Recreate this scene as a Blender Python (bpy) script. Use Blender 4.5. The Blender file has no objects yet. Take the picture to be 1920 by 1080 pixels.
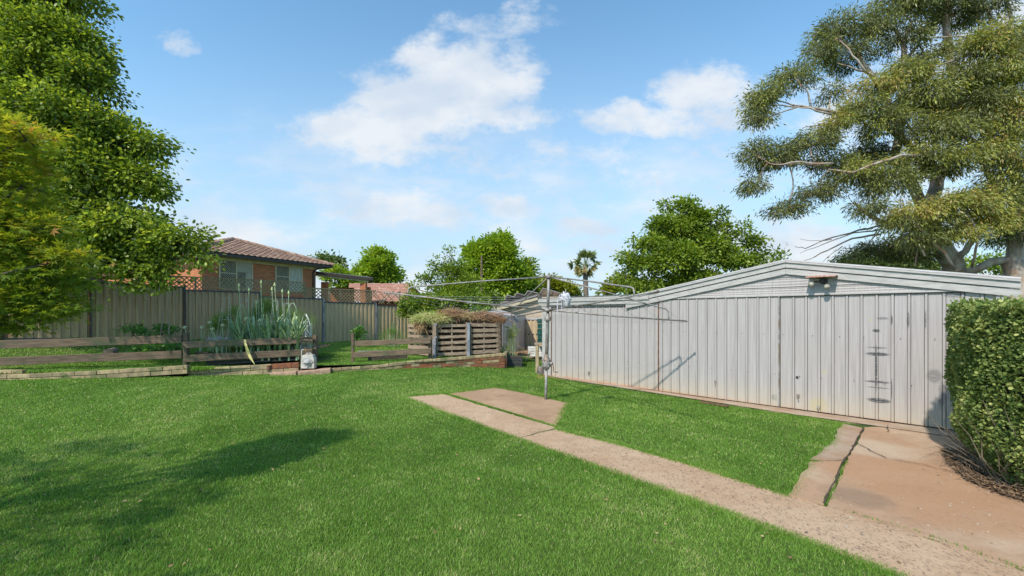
import bpy, math, random
import numpy as np
from mathutils import Vector, Matrix
R = math.radians
rnd = random.Random(7)
rng = np.random.default_rng(11)
scene = bpy.context.scene
col = scene.collection

# ------------------------------------------------------------------ camera
F, EYE, HZ = 830.0, 1.70, 590.0          # focal length in photo pixels, eye height, row of the horizon
cam = bpy.data.cameras.new('camera')
cam.sensor_width = 36.0
cam.lens = F / 1920 * 36.0
cam.shift_y = (HZ - 540) / 1920
cam.clip_start = 0.05
cam.clip_end = 3000
camo = bpy.data.objects.new('camera', cam)
camo.location = (0, 0, EYE)
camo.rotation_euler = (R(90), 0, 0)
col.objects.link(camo)
scene.camera = camo

# ------------------------------------------------------------------ light
ELEV = R(47)
LH = Vector((0.58, 0.81, 0)).normalized()            # the way sunlight travels over the ground
SUN = Vector((-LH.x * math.cos(ELEV), -LH.y * math.cos(ELEV), math.sin(ELEV)))
sl = bpy.data.lights.new('sun', 'SUN')
sl.energy = 3.15
sl.angle = R(1.3)
sl.color = (1.0, 0.94, 0.84)
so = bpy.data.objects.new('sun', sl)
so.rotation_euler = (-SUN).to_track_quat('-Z', 'Y').to_euler()
so.location = (-5, -8, 12)
col.objects.link(so)
scene.view_settings.view_transform = 'Standard'
scene.view_settings.look = 'None'
scene.view_settings.gamma = 1
scene.view_settings.exposure = 0.72

# ------------------------------------------------------------------ node helper
class G:
    def __init__(s, nt): s.nt = nt
    def n(s, t, **kw):
        nd = s.nt.nodes.new(t)
        for k, v in kw.items(): setattr(nd, k, v)
        return nd
    def l(s, a, b): s.nt.links.new(a, b)
    def put(s, sock, v):
        if hasattr(v, 'default_value') or hasattr(v, 'is_output'): s.l(v, sock)
        else: sock.default_value = v
    def m(s, op, a, b=None, c=None, clamp=False):
        nd = s.n('ShaderNodeMath', operation=op, use_clamp=clamp)
        s.put(nd.inputs[0], a)
        if b is not None: s.put(nd.inputs[1], b)
        if c is not None: s.put(nd.inputs[2], c)
        return nd.outputs[0]
    def ss(s, v, lo, hi, a=0.0, b=1.0):
        nd = s.n('ShaderNodeMapRange', interpolation_type='SMOOTHSTEP')
        for i, x in enumerate((v, lo, hi, a, b)): s.put(nd.inputs[i], x)
        return nd.outputs[0]
    def mix(s, f, a, b, blend='MIX'):
        nd = s.n('ShaderNodeMix', data_type='RGBA', blend_type=blend)
        s.put(nd.inputs[0], f); s.put(nd.inputs[6], a); s.put(nd.inputs[7], b)
        return nd.outputs[2]
    def noise(s, vec, scale, detail=3.0, rough=0.55, col=False, dist=0.0):
        nd = s.n('ShaderNodeTexNoise')
        if vec is not None: s.l(vec, nd.inputs['Vector'])
        nd.inputs['Scale'].default_value = scale
        nd.inputs['Detail'].default_value = detail
        nd.inputs['Roughness'].default_value = rough
        nd.inputs['Distortion'].default_value = dist
        return nd.outputs[1 if col else 0]
    def xyz(s, a, b, c):
        nd = s.n('ShaderNodeCombineXYZ')
        s.put(nd.inputs[0], a); s.put(nd.inputs[1], b); s.put(nd.inputs[2], c)
        return nd.outputs[0]
    def sep(s, v):
        nd = s.n('ShaderNodeSeparateXYZ'); s.l(v, nd.inputs[0]); return nd.outputs
    def mapv(s, v, sc=(1, 1, 1), rot=(0, 0, 0)):
        nd = s.n('ShaderNodeMapping'); s.l(v, nd.inputs[0])
        nd.inputs['Scale'].default_value = sc; nd.inputs['Rotation'].default_value = rot
        return nd.outputs[0]

# ------------------------------------------------------------------ sky with clouds
world = bpy.data.worlds.new('World')
scene.world = world
world.use_nodes = True
nt = world.node_tree
nt.nodes.clear()
g = G(nt)
sky = g.n('ShaderNodeTexSky', sky_type='NISHITA')
sky.sun_disc = False
sky.sun_elevation = ELEV
sky.sun_rotation = math.atan2(SUN.x, SUN.y)
sky.altitude = 700
sky.air_density = 1.0
sky.dust_density = 0.6
sky.ozone_density = 1.6
d = g.sep(g.n('ShaderNodeTexCoord').outputs['Generated'])
yy = g.m('MAXIMUM', d[1], 0.02)
u = g.m('DIVIDE', d[0], yy)
v = g.m('DIVIDE', d[2], yy)
uv = g.xyz(u, v, 0.0)
warp = g.noise(g.mapv(uv, (1, 1.3, 1)), 7.0, 4.0, 0.6, col=True)
w = g.sep(warp)
uw = g.m('ADD', u, g.m('MULTIPLY', g.m('SUBTRACT', w[0], 0.5), 0.10))
vw = g.m('ADD', v, g.m('MULTIPLY', g.m('SUBTRACT', w[1], 0.5), 0.07))
CLOUDS = [(800, 190, 130, 60, 1.0), (880, 150, 110, 62, 1.0), (800, 115, 55, 40, .9), (690, 245, 120, 48, .95), (930, 130, 75, 40, .7),
          (610, 262, 60, 26, .6), (760, 280, 90, 22, .6), (960, 225, 75, 26, .6), (935, 45, 90, 20, .45), (985, 18, 40, 14, .35),
          (333, 80, 34, 20, .62), (1330, 175, 85, 46, .85), (1220, 220, 135, 26, .75), (1350, 225, 90, 30, .75), (1130, 225, 50, 16, .5),
          (740, 390, 100, 38, .72), (820, 405, 70, 26, .6), (700, 365, 50, 20, .5), (960, 392, 70, 28, .62), (1040, 385, 40, 20, .4),
          (1110, 425, 85, 24, .6), (1140, 460, 60, 22, .6), (1480, 480, 170, 70, .75), (1300, 330, 160, 60, .3), (1850, 90, 190, 190, .55),
          (1600, 210, 130, 60, .5), (1120, 290, 200, 30, .3), (900, 300, 180, 40, .3), (1730, 300, 200, 100, .5), (60, 120, 80, 50, .3)]
dens = None
for cx, cy, rx, ry, s in CLOUDS:
    a = g.m('MULTIPLY', g.m('SUBTRACT', uw, (cx - 960) / F), F / rx / 1.45)
    b = g.m('MULTIPLY', g.m('SUBTRACT', vw, (HZ - cy) / F), F / ry / 1.45)
    e = g.m('MULTIPLY', g.m('SUBTRACT', 1.0, g.m('ADD', g.m('MULTIPLY', a, a), g.m('MULTIPLY', b, b))), s)
    dens = e if dens is None else g.m('MAXIMUM', dens, e)
fb = g.noise(g.mapv(uv, (1, 1.5, 1)), 10.0, 9.0, 0.66)
cl = g.ss(g.m('ADD', dens, g.m('MULTIPLY', g.m('SUBTRACT', fb, 0.5), 1.9)), 0.02, 0.8)
low = g.noise(g.mapv(uv, (1, 2.6, 1)), 3.6, 6.0, 0.6)
lowm = g.m('MULTIPLY', g.ss(low, 0.40, 0.68), g.ss(v, 0.55, 0.12))
veil = g.ss(v, 0.62, 0.0, 0.0, 0.55)
cloud = g.m('MAXIMUM', g.m('MULTIPLY', cl, 0.9), g.m('MULTIPLY', lowm, 0.95), clamp=True)
cloud = g.m('MULTIPLY', cloud, g.ss(d[1], 0.02, 0.25))
shade = g.noise(g.mapv(uv, (1, 1.8, 1)), 5.0, 4.0, 0.5)
cc = g.mix(g.ss(shade, 0.35, 0.65), (2.75, 3.1, 3.55, 1), (3.6, 3.72, 3.85, 1))
skyc = g.mix(1.0, sky.outputs[0], (0.88, 1.14, 1.09, 1), 'MULTIPLY')
skyc = g.mix(g.ss(v, 0.72, -0.05, 0.0, 0.92), skyc, (2.2, 2.8, 3.35, 1))
bg = g.n('ShaderNodeBackground')
g.l(g.mix(cloud, skyc, cc), bg.inputs[0])
bg.inputs[1].default_value = 0.15
g.l(bg.outputs[0], g.n('ShaderNodeOutputWorld').inputs[0])

# ------------------------------------------------------------------ mesh and object helpers
def tag(o, label=None, cat=None, group=None, kind=None):
    if label: o['label'] = label
    if cat: o['category'] = cat
    if group: o['group'] = group
    if kind: o['kind'] = kind
    return o
MW = {}
def thing(name, label, cat, loc=(0, 0, 0), rz=0.0, group=None):
    o = bpy.data.objects.new(name, None)
    o.empty_display_size = 0.2
    col.objects.link(o)
    o.location = loc
    o.rotation_euler = (0, 0, rz)
    MW[o.name] = Matrix.Translation(Vector(loc)) @ Matrix.Rotation(rz, 4, 'Z')
    return tag(o, label, cat, group)
def setm(o, parent, local):
    """local=False: the mesh is in world coordinates; True: in the parent's own frame."""
    if parent is not None:
        o.parent = parent
        pm = MW.get(parent.name, Matrix.Identity(4))
        o.matrix_parent_inverse = Matrix.Identity(4) if local else pm.inverted()
        MW[o.name] = pm if local else Matrix.Identity(4)
    else:
        MW[o.name] = Matrix.Identity(4)
class MB:
    def __init__(s): s.v = []; s.f = []; s.mi = []; s.cur = 0
    def add(s, V, Fs, mi=0):
        k = len(s.v)
        s.v += [tuple(p) for p in V]
        s.f += [tuple(i + k for i in f) for f in Fs]
        s.mi += [mi or s.cur] * len(Fs)
    def box(s, a, b, mi=0):
        x0, y0, z0 = a; x1, y1, z1 = b
        s.add([(x0, y0, z0), (x1, y0, z0), (x1, y1, z0), (x0, y1, z0), (x0, y0, z1), (x1, y0, z1), (x1, y1, z1), (x0, y1, z1)],
              [(3, 2, 1, 0), (4, 5, 6, 7), (0, 1, 5, 4), (1, 2, 6, 5), (2, 3, 7, 6), (3, 0, 4, 7)], mi)
    def beam(s, p0, p1, w, h, up=(0, 0, 1), seg=1, jit=0.0, bev=0.0):
        """bar of width w (sideways) and height h (along up) from p0 to p1"""
        p0 = Vector(p0); p1 = Vector(p1)
        dx = (p1 - p0).normalized()
        sd = dx.cross(Vector(up))
        if sd.length < 1e-4: sd = dx.cross(Vector((0, 1, 0)))
        sd.normalize(); u_ = sd.cross(dx)
        c = bev
        if c > 0:
            prof = [(-w/2 + c, -h/2), (w/2 - c, -h/2), (w/2, -h/2 + c), (w/2, h/2 - c), (w/2 - c, h/2), (-w/2 + c, h/2), (-w/2, h/2 - c), (-w/2, -h/2 + c)]
        else:
            prof = [(-w/2, -h/2), (w/2, -h/2), (w/2, h/2), (-w/2, h/2)]
        n = len(prof); V = []
        for i in range(seg + 1):
            c0 = p0.lerp(p1, i / seg)
            ja, jb = rnd.uniform(-jit, jit), rnd.uniform(-jit, jit)
            for a, b in prof: V.append(c0 + sd * (a + ja) + u_ * (b + jb))
        Fs = [tuple(range(n))[::-1], tuple(range(seg * n, seg * n + n))]
        for i in range(seg):
            for j in range(n):
                Fs.append((i*n + j, i*n + (j+1) % n, (i+1)*n + (j+1) % n, (i+1)*n + j))
        s.add(V, Fs)
    def tube(s, pts, rad, n=6, cap=True):
        pts = [Vector(p) for p in pts]
        if not hasattr(rad, '__len__'): rad = [rad] * len(pts)
        V = []; prev = None
        for i, p in enumerate(pts):
            t = (pts[min(i+1, len(pts)-1)] - pts[max(i-1, 0)])
            if t.length < 1e-7: t = Vector((0, 0, 1))
            t.normalize()
            if prev is None:
                a = t.cross(Vector((0, 0, 1)))
                if a.length < 1e-3: a = t.cross(Vector((1, 0, 0)))
            else: a = prev - t * prev.dot(t)
            if a.length < 1e-6: a = t.orthogonal()
            a.normalize(); prev = a; b = t.cross(a)
            for j in range(n):
                an = 2 * math.pi * j / n
                V.append(p + (a * math.cos(an) + b * math.sin(an)) * rad[i])
        Fs = []
        for i in range(len(pts) - 1):
            for j in range(n):
                Fs.append((i*n + j, i*n + (j+1) % n, (i+1)*n + (j+1) % n, (i+1)*n + j))
        if cap and n > 2: Fs += [tuple(range(n))[::-1], tuple(range((len(pts)-1)*n, len(pts)*n))]
        s.add(V, Fs)
    def lathe(s, base, prof, n=16, axis=(0, 0, 1)):
        ax = Vector(axis).normalized()
        s.tube([Vector(base) + ax * z for r, z in prof], [max(r, 1e-4) for r, z in prof], n)
    def obj(s, name, mt, parent=None, local=False, smooth=False, label=None):
        me = bpy.data.meshes.new(name)
        me.from_pydata(s.v, [], s.f)
        for m_ in (mt if isinstance(mt, (list, tuple)) else [mt]): me.materials.append(m_)
        if any(s.mi): me.polygons.foreach_set('material_index', s.mi)
        if smooth: me.polygons.foreach_set('use_smooth', [True] * len(s.f))
        me.update()
        o = bpy.data.objects.new(name, me)
        col.objects.link(o)
        setm(o, parent, local)
        if label: o['label'] = label
        return o
def npobj(name, V, Fs, mt, parent=None, tint=None, local=False, smooth=False):
    """V (n,3), Fs (m,k) faces of k corners each, tint one float per face"""
    me = bpy.data.meshes.new(name)
    V = np.ascontiguousarray(V, dtype=np.float32); Fs = np.ascontiguousarray(Fs, dtype=np.int32)
    k = Fs.shape[1]; m_ = Fs.shape[0]
    me.vertices.add(len(V)); me.vertices.foreach_set('co', V.ravel())
    me.loops.add(m_ * k); me.loops.foreach_set('vertex_index', Fs.ravel())
    me.polygons.add(m_)
    me.polygons.foreach_set('loop_start', np.arange(0, m_ * k, k, dtype=np.int32))
    me.polygons.foreach_set('loop_total', np.full(m_, k, dtype=np.int32))
    me.materials.append(mt)
    if tint is not None:
        at_ = me.attributes.new('tint', 'FLOAT', 'FACE')
        at_.data.foreach_set('value', np.ascontiguousarray(tint, dtype=np.float32))
    if smooth: me.polygons.foreach_set('use_smooth', np.ones(m_, dtype=bool))
    me.update(calc_edges=True)
    me.validate()
    o = bpy.data.objects.new(name, me)
    col.objects.link(o)
    setm(o, parent, local)
    return o
def copy_tree(o, parent=None):
    c = o.copy(); col.objects.link(c)
    if parent is not None: c.parent = parent
    for ch in list(o.children): copy_tree(ch, c)
    return c
def at(px, py, Y):
    """point of the place seen at that photo pixel, Y metres in front of the camera"""
    return Vector(((px - 960) / F * Y, Y, EYE + (HZ - py) / F * Y))

# ------------------------------------------------------------------ materials
def new_mat(name):
    mt = bpy.data.materials.new(name); mt.use_nodes = True
    nt = mt.node_tree; nt.nodes.clear(); g = G(nt)
    out = g.n('ShaderNodeOutputMaterial')
    p = g.n('ShaderNodeBsdfPrincipled'); g.l(p.outputs[0], out.inputs[0])
    return mt, g, p, out
def c4(c): return (c[0], c[1], c[2], 1.0)
def M(name, c1, c2=None, scale=4.0, stretch=(1, 1, 1), rough=0.7, metal=0.0, bump=0.0, bscale=None, c3=None, s3=1.5, lim=(0.35, 0.65), rnd_obj=0.0, spec=0.4):
    mt, g, p, out = new_mat(name)
    tc = g.n('ShaderNodeTexCoord').outputs['Object']
    if rnd_obj:
        oi = g.n('ShaderNodeObjectInfo').outputs['Random']
        va = g.n('ShaderNodeVectorMath', operation='ADD'); g.l(tc, va.inputs[0])
        g.l(g.xyz(g.m('MULTIPLY', oi, 40.0), g.m('MULTIPLY', oi, 17.0), 0.0), va.inputs[1]); tc = va.outputs[0]
    vec = g.mapv(tc, stretch)
    n1 = g.noise(vec, scale, 5.0, 0.6)
    cc = g.mix(g.ss(n1, lim[0], lim[1]), c4(c1), c4(c2 or c1))
    if c3: cc = g.mix(g.ss(g.noise(tc, s3, 4.0, 0.6), 0.48, 0.68), cc, c4(c3))
    if rnd_obj:
        br = g.m('MULTIPLY_ADD', oi, rnd_obj, 1 - rnd_obj / 2)
        cc = g.mix(1.0, cc, g.xyz(br, br, br), 'MULTIPLY')
    g.l(cc, p.inputs['Base Color'])
    p.inputs['Roughness'].default_value = rough
    p.inputs['Metallic'].default_value = metal
    p.inputs['Specular IOR Level'].default_value = spec
    if bump:
        b = g.n('ShaderNodeBump'); b.inputs['Strength'].default_value = bump; b.inputs['Distance'].default_value = 0.02
        g.l(g.noise(vec, bscale or scale * 3, 4.0, 0.6), b.inputs['Height']); g.l(b.outputs[0], p.inputs['Normal'])
    return mt
def leafmat(name, stops, rough=0.45, trans=0.35, spec=0.4, sat=1.0):
    mt, g, p, out = new_mat(name)
    a = g.n('ShaderNodeAttribute', attribute_name='tint')
    cr = g.n('ShaderNodeValToRGB')
    el = cr.color_ramp.elements
    el[0].position = stops[0][0]; el[0].color = c4(stops[0][1])
    el[1].position = stops[-1][0]; el[1].color = c4(stops[-1][1])
    for ps, c in stops[1:-1]:
        e = el.new(ps); e.color = c4(c)
    g.l(a.outputs['Fac'], cr.inputs[0])
    g.l(cr.outputs[0], p.inputs['Base Color'])
    p.inputs['Roughness'].default_value = rough
    p.inputs['Specular IOR Level'].default_value = spec
    tr = g.n('ShaderNodeBsdfTranslucent')
    g.l(g.mix(1.0, cr.outputs[0], (1.25, 1.2, 0.6, 1), 'MULTIPLY'), tr.inputs[0])
    mx = g.n('ShaderNodeMixShader'); mx.inputs[0].default_value = trans
    g.l(p.outputs[0], mx.inputs[1]); g.l(tr.outputs[0], mx.inputs[2]); g.l(mx.outputs[0], out.inputs[0])
    return mt

GRASS = leafmat('grass_blades', [(0, (0.070, 0.150, 0.018)), (0.5, (0.160, 0.300, 0.040)), (0.85, (0.29, 0.43, 0.09)), (1, (0.55, 0.50, 0.24))], 0.5, 0.38, 0.3)
def soil_lawn():
    mt, g, p, out = new_mat('lawn_ground')
    tc = g.n('ShaderNodeTexCoord').outputs['Object']
    n = g.noise(tc, 1.3, 5, 0.6); n2 = g.noise(tc, 60, 3, 0.7)
    c = g.mix(g.ss(n, 0.35, 0.7), (0.05, 0.085, 0.016, 1), (0.08, 0.12, 0.028, 1))
    c = g.mix(g.ss(n2, 0.4, 0.75), c, (0.10, 0.15, 0.04, 1))
    g.l(c, p.inputs['Base Color']); p.inputs['Roughness'].default_value = 0.95
    p.inputs['Specular IOR Level'].default_value = 0.1
    b = g.n('ShaderNodeBump'); b.inputs['Strength'].default_value = 0.8; b.inputs['Distance'].default_value = 0.03
    g.l(n2, b.inputs['Height']); g.l(b.outputs[0], p.inputs['Normal'])
    return mt
LAWN = soil_lawn()
def concrete(name, base, dirt, pit, pscale=42.0, amount=0.5, dirtlim=(0.4, 0.65), spots=()):
    mt, g, p, out = new_mat(name)
    tc = g.n('ShaderNodeTexCoord').outputs['Object']
    n1 = g.noise(tc, 1.1, 6, 0.62); n2 = g.noise(tc, 7.0, 5, 0.6)
    c = g.mix(g.ss(n1, *dirtlim), c4(base), c4(dirt))
    c = g.mix(g.ss(n2, 0.35, 0.75, 0.0, 0.45), c, (base[0]*0.66, base[1]*0.58, base[2]*0.5, 1))
    c = g.mix(g.ss(g.noise(g.mapv(tc, (1, 3, 1)), 1.7, 5, 0.7), 0.55, 0.72, 0.0, 0.5), c, (base[0]*0.5, base[1]*0.42, base[2]*0.38, 1))
    for sx_, sy_, sr_, sc_, st_ in spots:
        o_ = g.sep(tc); a = g.m('DIVIDE', g.m('SUBTRACT', o_[0], sx_), sr_); b = g.m('DIVIDE', g.m('SUBTRACT', o_[1], sy_), sr_)
        q_ = g.m('ADD', g.m('ADD', g.m('MULTIPLY', a, a), g.m('MULTIPLY', b, b)), g.m('MULTIPLY', g.m('SUBTRACT', g.noise(tc, 2.4, 6, .65), .5), 1.6))
        c = g.mix(g.m('MULTIPLY', g.ss(q_, 1.2, .3), st_), c, c4(sc_))
    pits = g.noise(g.mapv(tc, (1.25, 0.6, 1), (0, 0, 0.6)), pscale * 1.7, 2, 0.6)
    pm = g.m('MULTIPLY', g.ss(pits, 0.57, 0.63), amount)
    pm = g.m('MULTIPLY', pm, g.ss(g.noise(tc, 2.2, 3, 0.5), 0.3, 0.6, 0.5, 1.0))
    c = g.mix(pm, c, c4(pit))
    fine = g.noise(tc, 220.0, 2, 0.5)
    c = g.mix(g.ss(fine, 0.3, 0.7, 0.0, 0.22), c, (0.55, 0.42, 0.31, 1))
    g.l(c, p.inputs['Base Color']); p.inputs['Roughness'].default_value = 0.9
    p.inputs['Specular IOR Level'].default_value = 0.2
    b = g.n('ShaderNodeBump'); b.inputs['Strength'].default_value = 0.5; b.inputs['Distance'].default_value = 0.01
    g.l(g.m('SUBTRACT', fine, g.m('MULTIPLY', pm, 1.5)), b.inputs['Height']); g.l(b.outputs[0], p.inputs['Normal'])
    return mt
PATH = concrete('pink_concrete', (0.46, 0.315, 0.20), (0.41, 0.26, 0.155), (0.12, 0.08, 0.06), 34.0, 0.85)
SLAB = concrete('worn_pink_slab', (0.40, 0.255, 0.15), (0.32, 0.19, 0.105), (0.15, 0.09, 0.06), 50.0, 0.5)
DRIVE = concrete('dirty_driveway', (0.43, 0.30, 0.20), (0.37, 0.22, 0.13), (0.12, 0.07, 0.04), 18.0, 0.22, (0.42, 0.60),
                 ((4.15, 4.6, .85, (.36, .19, .095), .8), (3.9, 3.9, .7, (.34, .175, .085), .75), (3.2, 4.1, .3, (.17, .11, .07), .6), (4.6, 5.6, .5, (.46, .35, .25), .6), (4.9, 3.9, .5, (.30, .16, .08), .6)))
STRIP = concrete('grey_strip', (0.38, 0.29, 0.215), (0.32, 0.185, 0.11), (0.15, 0.09, 0.06), 30.0, 0.35)
SOIL = M('red_soil', (0.30, 0.15, 0.075), (0.20, 0.10, 0.05), 9, rough=0.95, bump=0.7, c3=(0.36, 0.25, 0.14), s3=3)
DARKSOIL = M('dark_soil', (0.09, 0.055, 0.035), (0.05, 0.032, 0.02), 9, rough=0.95, bump=0.7)
WOOD = M('weathered_hardwood', (0.20, 0.135, 0.088), (0.10, 0.067, 0.042), 5, (0.6, 9, 9), 0.85, bump=0.5, rnd_obj=0.35, c3=(0.075, 0.08, 0.04), s3=2.2)
WOODG = M('silvered_timber', (0.39, 0.29, 0.205), (0.20, 0.14, 0.095), 5, (0.7, 9, 9), 0.85, bump=0.5, rnd_obj=0.4)
LATT = M('lattice_timber', (0.40, 0.29, 0.16), (0.24, 0.18, 0.10), 5, (3, 3, 3), 0.85, bump=0.3, c3=(0.22, 0.22, 0.09), s3=3)
BARK = M('bark_brown', (0.13, 0.095, 0.07), (0.06, 0.045, 0.035), 8, (1, 1, 0.3), 0.9, bump=0.6)
GUMBARK = M('gum_bark', (0.40, 0.35, 0.30), (0.22, 0.165, 0.13), 3, (1.5, 1.5, 0.5), 0.8, bump=0.4, c3=(0.30, 0.17, 0.11), s3=2)
STEEL = M('galvanised_pipe', (0.33, 0.31, 0.29), (0.21, 0.19, 0.17), 14, rough=0.6, metal=0.3, bump=0.1, c3=(0.22, 0.145, 0.10), s3=5)
RUST = M('rusty_iron', (0.20, 0.09, 0.05), (0.10, 0.05, 0.035), 22, rough=0.85, bump=0.4)
ZINC = M('zinc_post', (0.36, 0.36, 0.40), (0.20, 0.20, 0.23), 8, rough=0.5, metal=0.5)
WIRE = M('line_wire', (0.33, 0.33, 0.33), rough=0.4, metal=0.5)
WHITE = M('white_paint', (0.72, 0.70, 0.68), (0.55, 0.52, 0.48), 6, rough=0.5, bump=0.1)
PLAST = M('cream_plastic', (0.52, 0.47, 0.42), (0.40, 0.36, 0.31), 9, rough=0.45)
PLASTG = M('grey_plastic', (0.36, 0.34, 0.33), (0.28, 0.27, 0.26), 9, rough=0.5)
CLOTH = M('white_cloth', (0.50, 0.48, 0.51), (0.40, 0.38, 0.42), 9, rough=0.8)
BLACK = M('black_plastic', (0.03, 0.03, 0.032), (0.05, 0.048, 0.045), 6, rough=0.55, bump=0.1)
CREAM = M('cream_trim', (0.60, 0.50, 0.33), (0.50, 0.41, 0.27), 5, rough=0.6)
BROWNM = M('brown_gutter', (0.045, 0.03, 0.026), (0.06, 0.04, 0.035), 5, rough=0.5)
STRAW = leafmat('dry_straw', [(0, (0.24, 0.12, 0.065)), (0.35, (0.46, 0.28, 0.16)), (0.7, (0.62, 0.50, 0.27)), (0.85, (0.50, 0.50, 0.20)), (1, (0.36, 0.42, 0.12))], 0.8, 0.15, 0.2)
def fence_mat(name, c1, c2, moss):
    mt, g, p, out = new_mat(name)
    tc = g.n('ShaderNodeTexCoord').outputs['Object']
    s = g.sep(tc)
    n = g.noise(g.mapv(tc, (6, 6, 0.5)), 3, 4, 0.6)
    c = g.mix(g.ss(n, 0.3, 0.7), c4(c1), c4(c2))
    mm = g.m('MULTIPLY', g.ss(g.noise(g.mapv(tc, (3, 3, 0.8)), 2.0, 5, 0.7), 0.42, 0.62), g.ss(s[2], 1.9, 0.9))
    c = g.mix(g.m('MULTIPLY', mm, 0.5), c, c4(moss))
    g.l(c, p.inputs['Base Color']); p.inputs['Roughness'].default_value = 0.6
    return mt
FENCE = fence_mat('tan_fence_steel', (0.52, 0.34, 0.19), (0.42, 0.27, 0.15), (0.33, 0.25, 0.10))
FENCE2 = fence_mat('khaki_fence_steel', (0.58, 0.41, 0.235), (0.47, 0.33, 0.19), (0.33, 0.27, 0.11))
FENCE3 = M('beige_fence_steel', (0.50, 0.38, 0.23), (0.42, 0.31, 0.19), 4, (3, 3, .5), 0.6)
RAIL = M('fence_rail_steel', (0.085, 0.085, 0.10), (0.06, 0.06, 0.07), 5, rough=0.5, metal=0.2)
def brick(name, ca, cb, mortar, stain=None, stn=0.5, bw=0.24, bh=0.086, hor=False):
    mt, g, p, out = new_mat(name)
    tc = g.n('ShaderNodeTexCoord').outputs['Object']; s = g.sep(tc)
    vec = g.xyz(g.m('ADD', s[0], s[1]), s[2], 0.0)
    b = g.n('ShaderNodeTexBrick'); g.l(vec, b.inputs[0])
    for k, v_ in (('Color1', c4(ca)), ('Color2', c4(cb)), ('Mortar', c4(mortar)), ('Scale', 1.0), ('Mortar Size', 0.008), ('Bias', 0.0), ('Brick Width', bw), ('Row Height', bh)):
        b.inputs[k].default_value = v_
    c = g.mix(g.ss(g.noise(vec, 9, 4, 0.7), 0.35, 0.7, 0.0, 0.35), b.outputs[0], (ca[0]*0.4, ca[1]*0.4, ca[2]*0.5, 1))
    if stain: c = g.mix(g.m('MULTIPLY', g.ss(g.noise(tc, 1.6, 5, 0.7), 0.45, 0.6), stn), c, c4(stain))
    g.l(c, p.inputs['Base Color']); p.inputs['Roughness'].default_value = 0.9
    bp = g.n('ShaderNodeBump'); bp.inputs['Strength'].default_value = 0.6; bp.inputs['Distance'].default_value = 0.01
    g.l(b.outputs['Fac'], bp.inputs['Height']); bp.invert = True; g.l(bp.outputs[0], p.inputs['Normal'])
    return mt
HBRICK = brick('red_house_brick', (0.62, 0.19, 0.07), (0.40, 0.115, 0.05), (0.36, 0.24, 0.15))
CBLOCK = brick('cream_block', (0.62, 0.47, 0.34), (0.57, 0.43, 0.31), (0.42, 0.30, 0.21), bw=0.4, bh=0.2)

# ------------------------------------------------------------------ terrain
def S(x):
    x = np.clip(x, 0, 1); return x * x * (3 - 2 * x)
def zf(x, y):
    x = np.asarray(x, float); y = np.asarray(y, float)
    return (0.21 * S((y - 5.5) / 4.5) * S((2.0 - x) / 3.5)
            + 0.24 * S((y - 12.6) / 4.0) * S((x + 3) / 3.0)
            + 0.010 * np.sin(x * 1.1 + 0.4) * np.sin(y * 0.9) * S((y - 3) / 2) * S((0.3 - x) / 2))
BX = np.array([-60, -22, -11.8, -7.8, -5.4, -4.8, -2.35, -0.23, 0.3])
BY = np.array([9.3, 9.6, 10.1, 10.5, 11.18, 11.45, 12.15, 12.76, 12.86])
def yw(x): return np.interp(x, BX, BY)
ZP = np.array([(-12, 10.6, .33), (-10, 10.4, .34), (-7.8, 10.7, .37), (-16, 10.3, .33), (-8.15, 11.0, .39), (-5.3, 11.8, .38), (-3.7, 12.2, .37), (-2.3, 12.7, .42), (-.6, 13.4, .45), (-13.4, 13.6, .98), (-14.9, 11.9, .95),
               (-11.3, 15.4, .80), (-9.6, 17, .62), (-7.95, 18.6, .49), (-6.25, 20.3, .52), (-3, 18, .42), (-20, 16, 1.1), (-12, 22, 1.0), (-5, 30, .5), (0, 18, .36),
               (-30, 40, 1.0), (0, 60, .4), (-10, 13.0, .62), (-6.8, 14.6, .47), (-40, 20, 1.0), (-20, 11, .8)])
def zb(x, y):
    x = np.asarray(x, float); y = np.asarray(y, float)
    d2 = (x[..., None] - ZP[:, 0]) ** 2 + (y[..., None] - ZP[:, 1]) ** 2 + 0.6
    w_ = 1 / d2 ** 1.5
    z = (w_ * ZP[:, 2]).sum(-1) / w_.sum(-1)
    return z
def isback(x, y): return (np.asarray(x) < -0.2) & (np.asarray(y) > yw(x))
def gz(x, y):
    return float(np.where(isback(x, y), zb(np.array([x]), np.array([y]))[0], zf(x, y)))
def gnd(px, py):
    """where the ray through that photo pixel meets the lawn"""
    for i in range(4000):
        Y = 1.5 + i * 0.01
        p = at(px, py, Y)
        if p.z <= float(zf(p.x, p.y)): return p
    return at(px, py, 30)
def axis_grid(lo, hi, fine_lo, fine_hi, fs, n_out):
    a = np.arange(fine_lo, fine_hi + 1e-6, fs)
    left = fine_lo - (fine_lo - lo) * (np.linspace(0, 1, n_out + 1)[1:] ** 2.2)[::1]
    right = fine_hi + (hi - fine_hi) * (np.linspace(0, 1, n_out + 1)[1:] ** 2.2)
    return np.concatenate([left[::-1], a, right])
def grid_faces(nx, ny):
    i, j = np.meshgrid(np.arange(nx - 1), np.arange(ny - 1), indexing='ij')
    a = (i * ny + j).ravel()
    return np.stack([a, a + ny, a + ny + 1, a + 1], 1)
gx = axis_grid(-900, 900, -16, 12, 0.25, 14); gy = axis_grid(-300, 1500, -4, 24, 0.25, 14)
XX, YY = np.meshgrid(gx, gy, indexing='ij')
o = npobj('lawn', np.stack([XX, YY, zf(XX, YY)], -1).reshape(-1, 3), grid_faces(len(gx), len(gy)), LAWN, smooth=True)
tag(o, kind='structure')
bx = np.concatenate([np.linspace(-60, -16, 12)[:-1], np.arange(-16, -0.2, 0.25), [-0.2]])
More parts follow.
